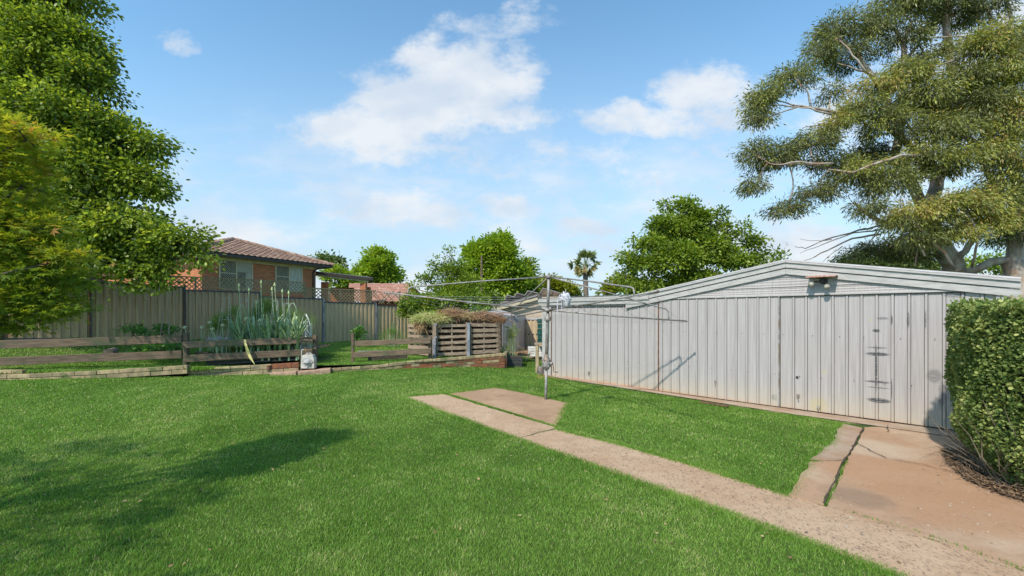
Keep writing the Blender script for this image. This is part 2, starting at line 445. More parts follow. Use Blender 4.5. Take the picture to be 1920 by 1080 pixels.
bt = np.concatenate([np.arange(0, 12, 0.25), np.linspace(12, 80, 20)])
XX, TT = np.meshgrid(bx, bt, indexing='ij'); YY = yw(XX) + TT
Zb = zb(XX, YY)
V = np.stack([XX, YY, Zb], -1)
V = np.concatenate([V, V[-1:] * [1, 1, 0] - [0, 0, 0.1]], 0)
o = npobj('raised_lawn', V.reshape(-1, 3), grid_faces(len(bx) + 1, len(bt)), LAWN, smooth=False)
tag(o, kind='structure')

# ------------------------------------------------------------------ paved areas (polygons traced on the ground)
def G2(px, py):
    p = gnd(px, py); return (p.x, p.y)
def jag(poly, step=0.12, amp=0.018, seed=1):
    r_ = random.Random(seed); out = []
    for (a, b) in zip(poly, poly[1:] + poly[:1]):
        n = max(1, int(math.dist(a, b) / step))
        for i in range(n):
            t = i / n; out.append((a[0] + (b[0]-a[0])*t + r_.uniform(-amp, amp), a[1] + (b[1]-a[1])*t + r_.uniform(-amp, amp)))
    return out
def slab(name, poly, mt, top=0.012, deep=0.1, jg=True, seed=1):
    import bmesh
    pts = jag(poly, seed=seed) if jg else poly
    bm = bmesh.new()
    vs = [bm.verts.new((x, y, float(zf(x, y)) + top)) for x, y in pts]
    f = bm.faces.new(vs)
    if f.normal.z < 0: f.normal_flip()
    bmesh.ops.triangulate(bm, faces=[f], ngon_method='EAR_CLIP')
    n = len(pts)
    lo = [bm.verts.new((x, y, float(zf(x, y)) - deep)) for x, y in pts]
    for i in range(n):
        bm.faces.new((vs[i], vs[(i+1) % n], lo[(i+1) % n], lo[i]))
    bmesh.ops.recalc_face_normals(bm, faces=bm.faces)
    me = bpy.data.meshes.new(name); bm.to_mesh(me); bm.free(); me.materials.append(mt)
    o = bpy.data.objects.new(name, me); col.objects.link(o); MW[o.name] = Matrix.Identity(4)
    return tag(o, kind='structure')
A_, B_ = G2(755, 745), G2(832, 740)
path_upper = [G2(755, 746), G2(830, 739.5), G2(900, 761), G2(975, 784), G2(1043, 804), G2(1010, 812), G2(970, 823), G2(860, 784)]
path_lower = [G2(971, 824), G2(1011, 813.5), G2(1044, 805.5), G2(1150, 832), G2(1300, 874), G2(1480, 931), G2(1700, 1000), G2(1920, 1074), G2(2200, 1165), G2(2100, 1230), G2(1860, 1142), G2(1690, 1083), G2(1440, 992), G2(1200, 905)]
slab('footpath', path_upper, PATH, 0.014, seed=2)
slab('footpath', path_lower, PATH, 0.010, seed=3)
hoist_slab = [G2(840, 738), G2(925, 727), G2(985, 738), G2(1068, 757), G2(1055, 780), G2(1044, 799), G2(975, 779), G2(900, 756)]
slab('clothesline_slab', hoist_slab, SLAB, 0.012, seed=4)
# the shed's own frame: origin at the left foot of its front wall, x along the wall, -y towards the yard
SB = Vector((1.08, 11.96, 0)); SD = Vector((0.692, -0.722, 0)).normalized(); SN = Vector((SD.y, -SD.x, 0))   # SN points to the yard
SRZ = math.atan2(SD.y, SD.x)
def sw(t, n, z=0.0): 
    p = SB + SD * t + SN * n; return Vector((p.x, p.y, z))
strip = [tuple(sw(-0.1, 0.0)[:2]), tuple(sw(-0.1, 0.10)[:2]), tuple(sw(1.5, 0.16)[:2]), tuple(sw(3.6, 0.24)[:2]), tuple(sw(4.7, 0.36)[:2]), tuple(sw(5.8, .42)[:2]), tuple(sw(6.8, .42)[:2]), tuple(sw(9.5, .42)[:2]), tuple(sw(9.5, 0.0)[:2])]
slab('concrete_strip', strip, STRIP, 0.018, seed=5)
kerb1 = [G2(1579, 797), G2(1619, 805), G2(1583, 866), G2(1520, 866), G2(1560, 832)]
kerb2 = [G2(1519, 868), G2(1581, 868), G2(1543, 949), G2(1480, 931)]
slab('kerb_strip', kerb1, STRIP, 0.022, seed=6)
slab('kerb_strip', kerb2, DRIVE, 0.020, seed=7)
driveway = [G2(1622, 803), tuple(sw(6.9, .40)[:2]), tuple(sw(9.4, .40)[:2]), (9.5, 3.2), (7.0, 0.6), G2(2200, 1160), G2(1920, 1072.5), G2(1740, 1011.5), G2(1549, 953), G2(1587, 868)]
slab('driveway', driveway, DRIVE, 0.008, seed=8)
PAVED = [path_upper, path_lower, hoist_slab, strip, kerb1, kerb2, driveway]
drv_gap = [G2(1475, 930), G2(1579, 797), G2(1640, 790), (9.5, 3.2), (7.0, .6), G2(1700, 1002)]

def inpoly(x, y, poly):
    c = np.zeros(x.shape, bool)
    P = poly
    j = len(P) - 1
    for i in range(len(P)):
        xi, yi = P[i]; xj, yj = P[j]
        k = ((yi > y) != (yj > y)) & (x < (xj - xi) * (y - yi) / (yj - yi + 1e-12) + xi)
        c ^= k; j = i
    return c
# ------------------------------------------------------------------ grass blades
def vnoise(x, y, s, seed=0):
    r_ = np.random.default_rng(seed); t = r_.random((64, 64))
    X = x * s; Y_ = y * s; i = np.floor(X).astype(int); j = np.floor(Y_).astype(int)
    fx = S(X - i); fy = S(Y_ - j)
    a = t[i % 64, j % 64]; b = t[(i+1) % 64, j % 64]; c = t[i % 64, (j+1) % 64]; d_ = t[(i+1) % 64, (j+1) % 64]
    return (a*(1-fx) + b*fx)*(1-fy) + (c*(1-fx) + d_*fx)*fy
def grass(name, x, y, z, hmul=1.0, wmul=1.0, tmul=0.0):
    n = len(x); dist = np.hypot(x, y)
    h = (0.013 + 0.014 * rng.random(n)) * (0.8 + 0.5 * vnoise(x, y, 1.7, 3)) * hmul
    wd = (0.0019 + 0.00075 * np.maximum(dist - 2, 0)) * (0.7 + 0.6 * rng.random(n)) * wmul
    an = rng.random(n) * 2 * np.pi; lean = 0.25 + 0.75 * rng.random(n); la = rng.random(n) * 2 * np.pi
    dx = np.cos(an) * wd; dy = np.sin(an) * wd
    V = np.empty((n, 3, 3), np.float32)
    V[:, 0] = np.stack([x - dx, y - dy, z - 0.004], 1)
    V[:, 1] = np.stack([x + dx, y + dy, z - 0.004], 1)
    V[:, 2] = np.stack([x + np.cos(la) * h * lean, y + np.sin(la) * h * lean, z + h], 1)
    lo = vnoise(x, y, 0.55, 5); mid = vnoise(x, y, 2.3, 6); hi = vnoise(x, y, 7.0, 9)
    t = 0.12 + 0.38 * lo + 0.26 * mid + 0.20 * hi + 0.42 * (rng.random(n) - 0.5) + tmul
    dead = rng.random(n) < (0.03 + 0.10 * (mid > 0.72) * (hi > 0.5))
    t = np.where(dead, 1.0, np.clip(t, 0, 0.92))
    Fs = np.arange(n * 3).reshape(n, 3)
    o = npobj(name, V.reshape(-1, 3), Fs, GRASS, tint=t)
    return tag(o, kind='stuff')
def polar(n, r0, r1, pw, a0=-53, a1=53):
    u_ = rng.random(n); k = 2 - pw
    r_ = (r0**k + u_ * (r1**k - r0**k)) ** (1 / k)
    a = np.radians(a0 + rng.random(n) * (a1 - a0))
    return r_ * np.sin(a), r_ * np.cos(a)
x, y = polar(1150000, 2.2, 21, 1.35)
jx = x + (vnoise(x, y, 9, 21) - 0.5) * 0.10; jy = y + (vnoise(x, y, 9, 22) - 0.5) * 0.10
keep = ~isback(x, y)
for P in PAVED + [drv_gap]: keep &= ~inpoly(jx, jy, P)
tt = (x - SB.x) * SD.x + (y - SB.y) * SD.y; nn = (x - SB.x) * SN.x + (y - SB.y) * SN.y
keep &= ~((nn < 0.14) & (tt > -0.3)) & ~((x > 0.6) & (y > 14.2 + 0.5 * vnoise(x, y, 3, 2))) & ~((x > -0.25) & (y > 16))
grass('lawn_grass', x[keep], y[keep], zf(x[keep], y[keep]))
x, y = polar(330000, 9.8, 24, 1.4, -53, 2)
keep = isback(x, y) & (y > yw(x) + 0.12)
fl = (x + 13.05) * 0.694 - (y - 13.7) * 0.72     # side of the steel fence
keep &= fl > 0.05
bed = (x > -7.9) & (x < -5.35) & (y > 11.2) & (y < 13.4)
keep &= ~bed
grass('raised_grass', x[keep], y[keep], zb(x[keep], y[keep]), 1.3, 1.15, 0.03)
# grass creeping over the edges of the paving and in its joints
def edge_tufts(poly_pts, n, spread, hm):
    P = np.array(poly_pts); k = rng.integers(0, len(P) - 1, n); t = rng.random(n)
    x = P[k, 0] + (P[k+1, 0] - P[k, 0]) * t + rng.normal(0, spread, n); y = P[k, 1] + (P[k+1, 1] - P[k, 1]) * t + rng.normal(0, spread, n)
    return x, y
ex, ey = [], []
for pts, n, sp in (([G2(832, 739.5), G2(900, 758.5), G2(975, 781.5), G2(1044, 802)], 5200, 0.018), ([G2(1547, 950), G2(1586, 868)], 330, 0.012), ([G2(1552, 951), G2(1740, 1005), G2(1920, 1070)], 160, .010), ([tuple(G2(1580, 797)), G2(1500, 783), G2(1400, 771), G2(1250, 748)], 5000, .04),
                   ([G2(755, 746), G2(860, 785), G2(970, 824), G2(1200, 906), G2(1440, 993), G2(1690, 1084)], 15000, 0.042),
                   ([G2(1044, 805), G2(1150, 831), G2(1300, 873), G2(1480, 930)], 11000, 0.042), ([G2(925, 726), G2(985, 737), G2(1068, 756), G2(1044, 800)], 6000, 0.045), ([G2(755, 745), G2(790, 742), G2(832, 739), G2(880, 733), G2(925, 727)], 5000, .045),
                   ([G2(1480, 930), G2(1520, 868), G2(1560, 832), G2(1579, 797)], 5000, 0.035)):
    a, b = edge_tufts(pts, n, sp, 1); ex.append(a); ey.append(b)
fl_ = [(float(a), float(yw(a)) - .10) for a in (-14, -11.8, -9.6, -7.8)]; fm_ = [(-7.8, 10.55), (-5.4, 11.02), (-5.0, 11.1)]; fr_ = [(-4.6, 11.15), (-4.6, 11.40), (-3.7, 11.7), (-2.35, 12.13), (-.23, 12.66)]
for pts, n, sp in ((fl_, 5200, .035), (fm_, 2200, .03), (fr_, 4200, .03)):
    a, b = edge_tufts(pts, n, sp, 1); ex.append(a); ey.append(b)
ex = np.concatenate(ex); ey = np.concatenate(ey)
grass('edge_grass', ex, ey, zf(ex, ey) + 0.004, 1.25, 0.9, -0.05)
bk = [([(float(a), float(yw(a)) + .10) for a in (-14, -11.8, -9.6, -7.8, -7.3)], 7000, .05), ([(-14.7, 12.0), (-13.1, 13.62), (-8.0, 18.5), (-4.8, 21.8)], 9000, .05)]
ax, ay = [], []
for pts, n, sp in bk:
    a, b = edge_tufts(pts, n, sp, 1); ax.append(a); ay.append(b)
ax = np.concatenate(ax); ay = np.concatenate(ay); grass('raised_edge_grass', ax, ay, zb(ax, ay), 2.6, 1.3, .05)

# ------------------------------------------------------------------ leaf and tree builders
def tmpl(kind):
    if kind == 'oval':   # folded pointed leaf
        V = [(0, 0, 0), (0.30, 0.35, 0.06), (0.22, 0.75, 0.05), (0, 1, -0.05), (-0.22, 0.75, 0.05), (-0.30, 0.35, 0.06)]
        Fs = [(0, 1, 2, 3), (0, 3, 4, 5)]
    elif kind == 'lance':
        V = [(0, 0, 0), (0.125, 0.42, 0.02), (0.02, 1, -0.10), (-0.125, 0.42, 0.02)]; Fs = [(0, 1, 2, 3)]
    elif kind == 'round':
        V = [(0, 0, 0), (0.42, 0.3, 0.08), (0.35, 0.85, 0.02), (0, 1, -0.08), (-0.35, 0.85, 0.02), (-0.42, 0.3, 0.08)]
        Fs = [(0, 1, 2, 3), (0, 3, 4, 5)]
    elif kind == 'star':  # palmate maple leaf: five narrow lobes
        V = []; Fs = []
        for a, ln in ((0, 1.0), (42, .9), (-42, .9), (88, .62), (-88, .62)):
            c, s_ = math.cos(R(a)), math.sin(R(a)); k = len(V)
            for px_, py_ in ((0, 0), (0.13, 0.45), (0, 1), (-0.13, 0.45)):
                px_, py_ = px_ * ln, py_ * ln
                V.append((px_*c + py_*s_, 0.15 - px_*s_ + py_*c, -0.12 * py_ * py_))
            Fs.append((k, k+1, k+2, k+3))
    elif kind == 'blade':
        V = [(-0.02, 0, 0), (0.02, 0, 0), (0.015, 0.55, 0.06), (-0.015, 0.55, 0.06), (0.002, 1, 0), (-0.002, 1, 0)]
        Fs = [(0, 1, 2, 3), (3, 2, 4, 5)]
    return np.array(V, float), np.array(Fs)
def unit(a): return a / (np.linalg.norm(a, axis=-1, keepdims=True) + 1e-9)
def leaves(name, P, D, size, kind, mt, tint, parent, upb=0.6, local=False):
    """P positions, D growth directions; the blade's face leans towards +z by upb"""
    n = len(P); T, Fs = tmpl(kind)
    D = unit(D)
    N = rng.normal(size=(n, 3)); N[:, 2] += upb * 2
    Xv = unit(np.cross(D, N)); Zv = np.cross(Xv, D)
    size = np.broadcast_to(size, n)
    V = (P[:, None, :] + size[:, None, None] * (T[None, :, 0:1] * Xv[:, None] + T[None, :, 1:2] * D[:, None] + T[None, :, 2:3] * Zv[:, None]))
    k = len(T)
    FF = (Fs[None] + (np.arange(n) * k)[:, None, None]).reshape(-1, Fs.shape[1])
    tn = np.repeat(tint, len(Fs))
    return npobj(name, V.reshape(-1, 3), FF, mt, parent, tint=tn, local=local)
def sphere_dirs(n):
    d_ = rng.normal(size=(n, 3)); return unit(d_)
def crown(lobes, per_m2, clump_r, leaves_per, leaf, kind, mt, parent, droop=0.3, shell=(0.62, 1.0), upb=0.6, flat=0.75, tnoise=0.16, name='crown'):
    """lobes: (x,y,z,rx,ry,rz[,tint bias]); leaf clumps over the shell of every lobe"""
    Ps, Ds, Ts = [], [], []; tips = []
    for L in lobes:
        c = np.array(L[:3]); r_ = np.array(L[3:6]); r_ = np.maximum(r_ * .55, r_ - clump_r * .55); tb = L[6] if len(L) > 6 else 0.0
        area = 4 * np.pi * ((r_[0]*r_[1])**1.6/3 + (r_[0]*r_[2])**1.6/3 + (r_[1]*r_[2])**1.6/3) ** (1/1.6)
        nc = max(4, int(area * per_m2 * (L[7] if len(L) > 7 else 1.0)))
        dr = sphere_dirs(nc); dr[:, 2] = np.where(dr[:, 2] < -0.55, -dr[:, 2], dr[:, 2])
        rad = shell[0] + (shell[1] - shell[0]) * rng.random(nc) ** 0.6
        rad *= 1 + 0.16 * np.sin(dr[:, 0] * 7 + c[0] * 3) * np.sin(dr[:, 2] * 6 + c[1])
        C = c + dr * r_ * rad[:, None]
        tips.append((c, C))
        nl = (leaves_per * (0.6 + 0.8 * rng.random(nc))).astype(int)
        idx = np.repeat(np.arange(nc), nl)
        off = rng.normal(size=(len(idx), 3)) * clump_r * 0.5; off[:, 2] *= flat
        P = C[idx] + off
        D = unit(off) * 0.6 + dr[idx] * 0.6 + rng.normal(size=(len(idx), 3)) * 0.35; D[:, 2] -= droop
        ct = rng.normal(0, tnoise, nc)
        Ps.append(P); Ds.append(D); Ts.append(0.45 + tb + ct[idx] + rng.normal(0, 0.12, len(idx)))
    P = np.concatenate(Ps); D = np.concatenate(Ds); T = np.clip(np.concatenate(Ts), 0, 1)
    sz = leaf * (0.65 + 0.7 * rng.random(len(P)))
    o = leaves(name, P, D, sz, kind, mt, T, parent, upb)
    return o, tips
def limb(mb, a, b, r0, r1, bend=0.12, n=6, sides=6):
    a = Vector(a); b = Vector(b); L = (b - a).length; pts = []; rr = []
    k1 = Vector((rnd.uniform(-1, 1), rnd.uniform(-1, 1), rnd.uniform(-.3, .8))) * L * bend
    for i in range(n + 1):
        t = i / n
        p = a.lerp(b, t) + k1 * math.sin(t * math.pi) + Vector((rnd.uniform(-1, 1), rnd.uniform(-1, 1), rnd.uniform(-1, 1))) * L * 0.012 * (0 < i < n)
        pts.append(p); rr.append(r0 + (r1 - r0) * t ** 0.8)
    mb.tube(pts, rr, sides)
    return pts
def tree(name, label, base, lobes, fork, r0, mt, per_m2, clump_r, lp, leaf, kind, group=None, bark=None, cat='tree', twigs=0.25, **kw):
    base = Vector(base)
    t = thing(name, label, cat, base, group=group)
    o, tips = crown(lobes, per_m2, clump_r, lp, leaf, kind, mt, t, **kw)
    mb = MB(); fork = Vector(fork)
    pts = limb(mb, base - Vector((0, 0, 0.15)), fork, r0, r0 * 0.62, 0.04, 8, 10)
    for c, C in tips:
        c = Vector(c); s_ = fork if c.z > fork.z else pts[5]
        limb(mb, s_, c, r0 * 0.42, r0 * 0.16, 0.10, 6, 6)
        sel = C[rng.random(len(C)) < twigs][:24]
        for q in sel: limb(mb, c, q, r0 * 0.13, 0.006, 0.10, 4, 4)
    mb.obj('trunk', bark or BARK, t, smooth=True)
    return t
def lobes_px(rows, dflt_tint=0.0):
    """rows of (px, py, rx px, ry px, Y[, depth radius][, tint])"""
    out = []
    for r_ in rows:
        px, py, rx, ry, Y = r_[:5]
        p = at(px, py, Y); k = Y / F
        rd = r_[5] if len(r_) > 5 and r_[5] else rx * k * 0.9
        out.append((p.x, p.y, p.z, rx * k, rd, ry * k, r_[6] if len(r_) > 6 else dflt_tint))
    return out

# ================================================================== METAL SHED
def t_of(px):
    r_ = (px - 960) / F
    return (SB.y * r_ - SB.x) / (SD.x - SD.y * r_)
def shed_z(px, py): 
    t = t_of(px); Y = SB.y + SD.y * t
    return EYE + (HZ - py) / F * Y
def shed_mat():
    mt, g, p, out = new_mat('pale_shed_steel')
    tc = g.n('ShaderNodeTexCoord').outputs['Object']; s = g.sep(tc)
    streak = g.noise(g.mapv(tc, (26, 26, 0.5)), 2.0, 5, 0.65)
    blot = g.noise(tc, 1.1, 4, 0.6)
    c = g.mix(g.ss(streak, 0.3, 0.7), (0.31, 0.275, 0.265, 1), (0.42, 0.38, 0.37, 1))
    c = g.mix(g.ss(blot, 0.4, 0.65, 0, 0.35), c, (0.36, 0.32, 0.295, 1))
    low = g.m('MULTIPLY', g.ss(g.m('ADD', s[2], g.m('MULTIPLY', g.noise(g.mapv(tc, (5, 5, 2)), 1.0, 5, 0.7), 0.35)), 0.75, 0.12), 0.55)
    c = g.mix(low, c, (0.44, 0.36, 0.25, 1))
    low2 = g.ss(g.m('ADD', s[2], g.m('MULTIPLY', g.noise(g.mapv(tc, (9, 9, 9)), 1.0, 5, 0.7), 0.16)), 0.19, 0.09)
    c = g.mix(g.m('MULTIPLY', low2, g.ss(s[0], 6.0, 1.5, 0.25, 0.85)), c, (0.48, 0.24, 0.12, 1))
    # scuffs and rubbed marks, each with its own place and size on the sheet
    marks = [(t_of(1643), 0.055, shed_z(1643, 620), 0.03, 1), (t_of(1645), 0.17, shed_z(1645, 664), 0.035, 1.0), (t_of(1645), 0.14, shed_z(1645, 652), 0.02, .7),
             (t_of(1645), 0.19, shed_z(1645, 716), 0.022, .9), (t_of(1646), 0.17, shed_z(1646, 727), 0.012, .7), (t_of(1648), 0.17, shed_z(1648, 751), 0.045, 1.0),
             (t_of(1643), 0.018, shed_z(1643, 690), 0.42, 1.0), (t_of(1655), 0.09, shed_z(1655, 597), 0.025, .6), (t_of(1672), 0.016, shed_z(1672, 600), 0.09, .9),
             (t_of(1703), 0.02, shed_z(1703, 600), 0.14, .8), (t_of(1735), 0.016, shed_z(1735, 600), 0.16, .6), (t_of(1752), 0.10, shed_z(1752, 705), 0.12, .5),
             (t_of(1790), 0.14, shed_z(1790, 553), 0.05, .5), (t_of(1452), 0.06, shed_z(1452, 745), 0.07, .35), (t_of(1672), 0.01, shed_z(1672, 730), 0.2, .8), (t_of(1765), .04, shed_z(1765, 740), .25, .45)]
    mk = None
    for tx, hw, z_, hh, st in marks:
        a = g.m('DIVIDE', g.m('SUBTRACT', s[0], tx), hw); b = g.m('DIVIDE', g.m('SUBTRACT', s[2], z_), hh)
        e = g.m('MULTIPLY', g.ss(g.m('ADD', g.m('MULTIPLY', a, a), g.m('MULTIPLY', b, b)), 1.1, 0.25), st)
        mk = e if mk is None else g.m('MAXIMUM', mk, e)
    sc = g.noise(g.mapv(tc, (14, 14, 60)), 1.0, 5, 0.75)
    mk = g.m('MULTIPLY', mk, g.ss(sc, 0.32, 0.52))
    c = g.mix(mk, c, (0.07, 0.07, 0.075, 1))
    yel = None
    for tx, z_, rr in ((t_of(1633), shed_z(1633, 600), .03), (t_of(1535), shed_z(1535, 760), .16), (t_of(1546), shed_z(1546, 698), .05)):
        a = g.m('DIVIDE', g.m('SUBTRACT', s[0], tx), rr); b = g.m('DIVIDE', g.m('SUBTRACT', s[2], z_), rr)
        e = g.ss(g.m('ADD', g.m('MULTIPLY', a, a), g.m('MULTIPLY', b, b)), 1.2, 0.0)
        yel = e if yel is None else g.m('MAXIMUM', yel, e)
    c = g.mix(g.m('MULTIPLY', yel, 0.4), c, (0.45, 0.36, 0.16, 1))
    g.l(c, p.inputs['Base Color'])
    p.inputs['Roughness'].default_value = 0.55; p.inputs['Specular IOR Level'].default_value = 0.25
    b = g.n('ShaderNodeBump'); b.inputs['Strength'].default_value = 0.25; b.inputs['Distance'].default_value = 0.008
    wv = g.n('ShaderNodeTexWave', wave_type='BANDS', bands_direction='X'); g.l(tc, wv.inputs[0]); wv.inputs['Scale'].default_value = 16.0
    wv.inputs['Distortion'].default_value = 0.0
    g.l(g.m('ADD', wv.outputs['Fac'], g.m('MULTIPLY', g.noise(tc, 2.5, 3, 0.5), 1.5)), b.inputs['Height']); g.l(b.outputs[0], p.inputs['Normal'])
    return mt
SHEDM = shed_mat()
TRIM = M('pale_trim_steel', (0.43, 0.395, 0.375), (0.34, 0.31, 0.29), 3, (2, 2, 12), 0.5, bump=0.1)
ROOFM = M('weathered_roof_steel', (0.44, 0.41, 0.39), (0.34, 0.31, 0.29), 3, rough=0.55, metal=0.1)
DOORGAP = M('dark_gap', (0.05, 0.035, 0.03), rough=0.9)
def ribbed(mb, t0, t1, z0, z1, pitch, phase, rw, rd, y=0.0, zt=None, gd=.03):
    """ribbed sheet in the xz plane facing -y; zt(t) gives a top that varies"""
    xs = [(t0, 0)]
    k = math.ceil((t0 - phase) / pitch)
    while phase + k * pitch < t1 - rw:
        c = phase + k * pitch
        if c > t0 + rw: xs += [(c - rw/2 - .009, 0), (c - rw/2 - .009, gd), (c - rw/2 - .002, gd), (c - rw/2, -rd), (c + rw/2, -rd), (c + rw/2 + .002, gd), (c + rw/2 + .009, gd), (c + rw/2 + .009, 0)]
        k += 1
    xs.append((t1, 0))
    V = []
    for x, yy in xs:
        V += [(x, y + yy, z0), (x, y + yy, zt(x) if zt else z1)]
    mb.add(V, [(2*i, 2*i+2, 2*i+3, 2*i+1) for i in range(len(xs) - 1)])
shed = thing('metal_shed', 'long pale grey ribbed metal shed with a low gable roof, between lawn and gum tree', 'shed', SB, SRZ)
PH = t_of(1488)
RT = lambda t: 2.66 - 0.178 * abs(t - 5.565)
seams = [-0.10, t_of(1178), t_of(1236), t_of(1463), 8.14]
for i, (a, b) in enumerate(zip(seams, seams[1:])):
    mb = MB(); ribbed(mb, a + 0.006, b - 0.006, 0.035, 2.06, 0.1915, PH, 0.030, 0.012, y=(0.0, 0.0, -0.014, 0.0)[i], gd=(.008, .008, .016, .028)[i])
    mb.obj('wall_sheet', SHEDM, shed, local=True)
mb = MB()
for s_ in seams[1:-1]: mb.box((s_ - 0.02, 0.01, 0.03), (s_ + 0.02, 0.02, 2.05))
mb.box((-0.1, 0.012, 0.0), (8.14, 0.03, 0.05)); mb.box((t_of(1035), -0.02, 1.885), (t_of(1178), -0.006, 1.90))
mb.obj('door_gap', DOORGAP, shed, local=True)
mb = MB(); mb.box((t_of(1462) - 0.016, -0.03, 0.03), (t_of(1462) + 0.004, 0.0, 2.05)); mb.obj('door_edge', STEEL, shed, local=True)
mb = MB(); mb.box((t_of(1236) - 0.016, -0.03, 0.03), (t_of(1236) + 0.002, 0.0, 2.05)); mb.obj('door_edge', RUST, shed, local=True)
mb = MB(); mb.box((t_of(1018), -0.03, 0.0), (t_of(1034), 0.05, 1.93)); mb.obj('corner_post', TRIM, shed, local=True)
mb = MB(); mb.box((t_of(1034) + 0.002, -0.012, 0.0), (t_of(1034) + 0.018, -0.004, 1.9)); mb.obj('edge_strip', RUST, shed, local=True)
mb = MB(); mb.box((8.10, -0.03, 0.0), (8.17, 0.05, 2.03)); mb.obj('corner_post', TRIM, shed, local=True)
# gable: three broad horizontal sheets lapping over one another
mb = MB()
for k, (za, zc) in enumerate(((2.055, 2.20), (2.20, 2.375), (2.375, 2.56))):
    tl = max(2.35, 5.565 - (2.66 - 0.20 - za) / 0.178); tr = 5.565 + (2.66 - 0.20 - za) / 0.178
    tr = min(tr, 8.14)
    tl2 = 5.565 - max(0, (2.66 - 0.20 - zc)) / 0.178; tr2 = min(8.14, 5.565 + max(0, (2.66 - 0.20 - zc)) / 0.178)
    rows = 7; V = []
    for r_ in range(rows + 1):
        f = r_ / rows; z_ = za + (zc - za) * f
        y_ = -0.022 + 0.012 * f + (0.006 if r_ % 2 else 0)
        V += [(tl + (tl2 - tl) * f, y_, z_), (tr + (tr2 - tr) * f, y_, z_)]
    mb.add(V, [(2*i, 2*i+1, 2*i+3, 2*i+2) for i in range(rows)])
    mb.box((tl, -0.020, za - 0.003), (tr, 0.0, za))
mb.obj('gable_sheet', SHEDM, shed, local=True)
mb = MB(); mb.box((-0.1, -0.034, 2.035), (8.15, -0.004, 2.06)); mb.obj('lintel_trim', TRIM, shed, local=True)
mb = MB(); mb.box((-0.1, -0.028, 2.022), (8.14, -0.002, 2.034)); mb.obj('painted_shadow_strip', DOORGAP, shed, local=True)  # solid near-black strip painted in for the shade below the lintel trim
# barge boards (two slopes), a stepped folded section
def barge(ta, tb, extra):
    mb = MB()
    for (dz0, dz1, yp) in ((-0.235, -0.135, -0.055), (-0.13, -0.125, -0.030), (-0.12, -0.035, -0.075), (-0.03, 0.0, -0.10)):
        V = []
        for t in (ta, tb):
            for z_, y_ in ((dz0, yp), (dz1, yp), (dz1, 0.02), (dz0, 0.02)): V.append((t, y_, RT(t) + z_))
        mb.add(V, [(0, 1, 2, 3), (7, 6, 5, 4), (0, 4, 5, 1), (1, 5, 6, 2), (2, 6, 7, 3), (3, 7, 4, 0)])
    mb.obj('barge_board', TRIM, shed, local=True)
barge(5.565, 8.32, 0); barge(2.30, 5.562, 0)
def roof_slope(ta, tb, name='roof_slope'):
    mb = MB()
    n = 24; V = []
    for i in range(n + 1):
        y_ = -0.10 + i * (6.2 / n)
        V += [(ta, y_, RT(ta) + 0.004), (tb, y_, RT(tb) + 0.004)]
        if i < n: V += [(ta, y_ + 0.03, RT(ta) + 0.03), (tb, y_ + 0.03, RT(tb) + 0.03), (ta, y_ + 0.06, RT(ta) + 0.004), (tb, y_ + 0.06, RT(tb) + 0.004)]
    m_ = len(V) // 2
    mb.add(V, [(2*i, 2*i+1, 2*i+3, 2*i+2) for i in range(m_ - 1)])
    mb.obj(name, ROOFM, shed, local=True)
roof_slope(2.30, 5.565); roof_slope(5.565, 8.32)
mb = MB()
for yp, z0, z1 in ((-0.07, 1.95, 2.035), (-0.10, 2.04, 2.10), (-0.085, 2.102, 2.15)): mb.box((-0.42, yp, z0), (2.9, 0.02, z1))
mb.obj('fascia', TRIM, shed, local=True)
mb = MB(); mb.add([(-0.42, -0.10, 2.152), (2.6, -0.10, 2.152), (2.6, 6.0, 2.30), (-0.42, 6.0, 2.30)], [(0, 1, 2, 3)]); mb.obj('lean_roof', ROOFM, shed, local=True)
mb = MB(); ribbed(mb, 0, 6.0, 0, 2.1, 0.19, 0, 0.03, 0.012)
mb.v = [(-0.1 + y_, x_, z_) for x_, y_, z_ in mb.v]; mb.obj('wall_sheet', SHEDM, shed, local=True)
mb = MB(); ribbed(mb, 0, 6.0, 0, 2.1, 0.19, 0, 0.03, 0.012)
mb.v = [(8.14 - y_, x_, z_) for x_, y_, z_ in mb.v]; mb.obj('wall_sheet', SHEDM, shed, local=True)
mb = MB(); mb.box((-0.1, 5.98, 0), (8.14, 6.0, 2.2)); mb.obj('wall_sheet', SHEDM, shed, local=True)
# security light under its rusty hood
ta, tb = t_of(1518), t_of(1573); zh = shed_z(1545, 519)
hood = MB(); hood.box((ta, -0.25, zh - 0.004), (tb, -0.02, zh + 0.004)); hood.box((ta, -0.255, zh - 0.018), (tb, -0.25, zh + 0.004))
hood = hood.obj('floodlight', M('rusty_hood', (0.36, 0.12, 0.07), (0.50, 0.30, 0.24), 30, rough=0.8), shed, local=True)
mb = MB(); mb.lathe(((ta+tb)/2, -0.03, zh - 0.07), [(0.055, 0), (0.055, 0.03), (0.04, 0.05)], 12, (0, -1, 0)); mb.tube([((ta+tb)/2 - 0.03, -0.08, zh - 0.07), (ta + 0.11, -0.12, zh - 0.085)], 0.013); mb.tube([((ta+tb)/2 + 0.03, -0.08, zh - 0.07), (tb - 0.17, -0.10, zh - 0.12)], 0.02)
mb.obj('lamp_base', BLACK, hood, local=True)
GLASS = M('lamp_glass', (0.36, 0.33, 0.26), (0.22, 0.20, 0.16), 12, rough=0.15)
for (lx, lz, ax) in ((ta + 0.10, zh - 0.085, (-.4, -.7, -.45)), (tb - 0.165, zh - 0.13, (.35, -.75, -.55))):
    mb = MB(); mb.lathe((lx, -0.10, lz), [(0.016, 0), (0.022, 0.03), (0.042, 0.08), (0.048, 0.10), (0.03, 0.13)], 12, ax)
    mb.obj('bulb', GLASS, hood, local=True, smooth=True)
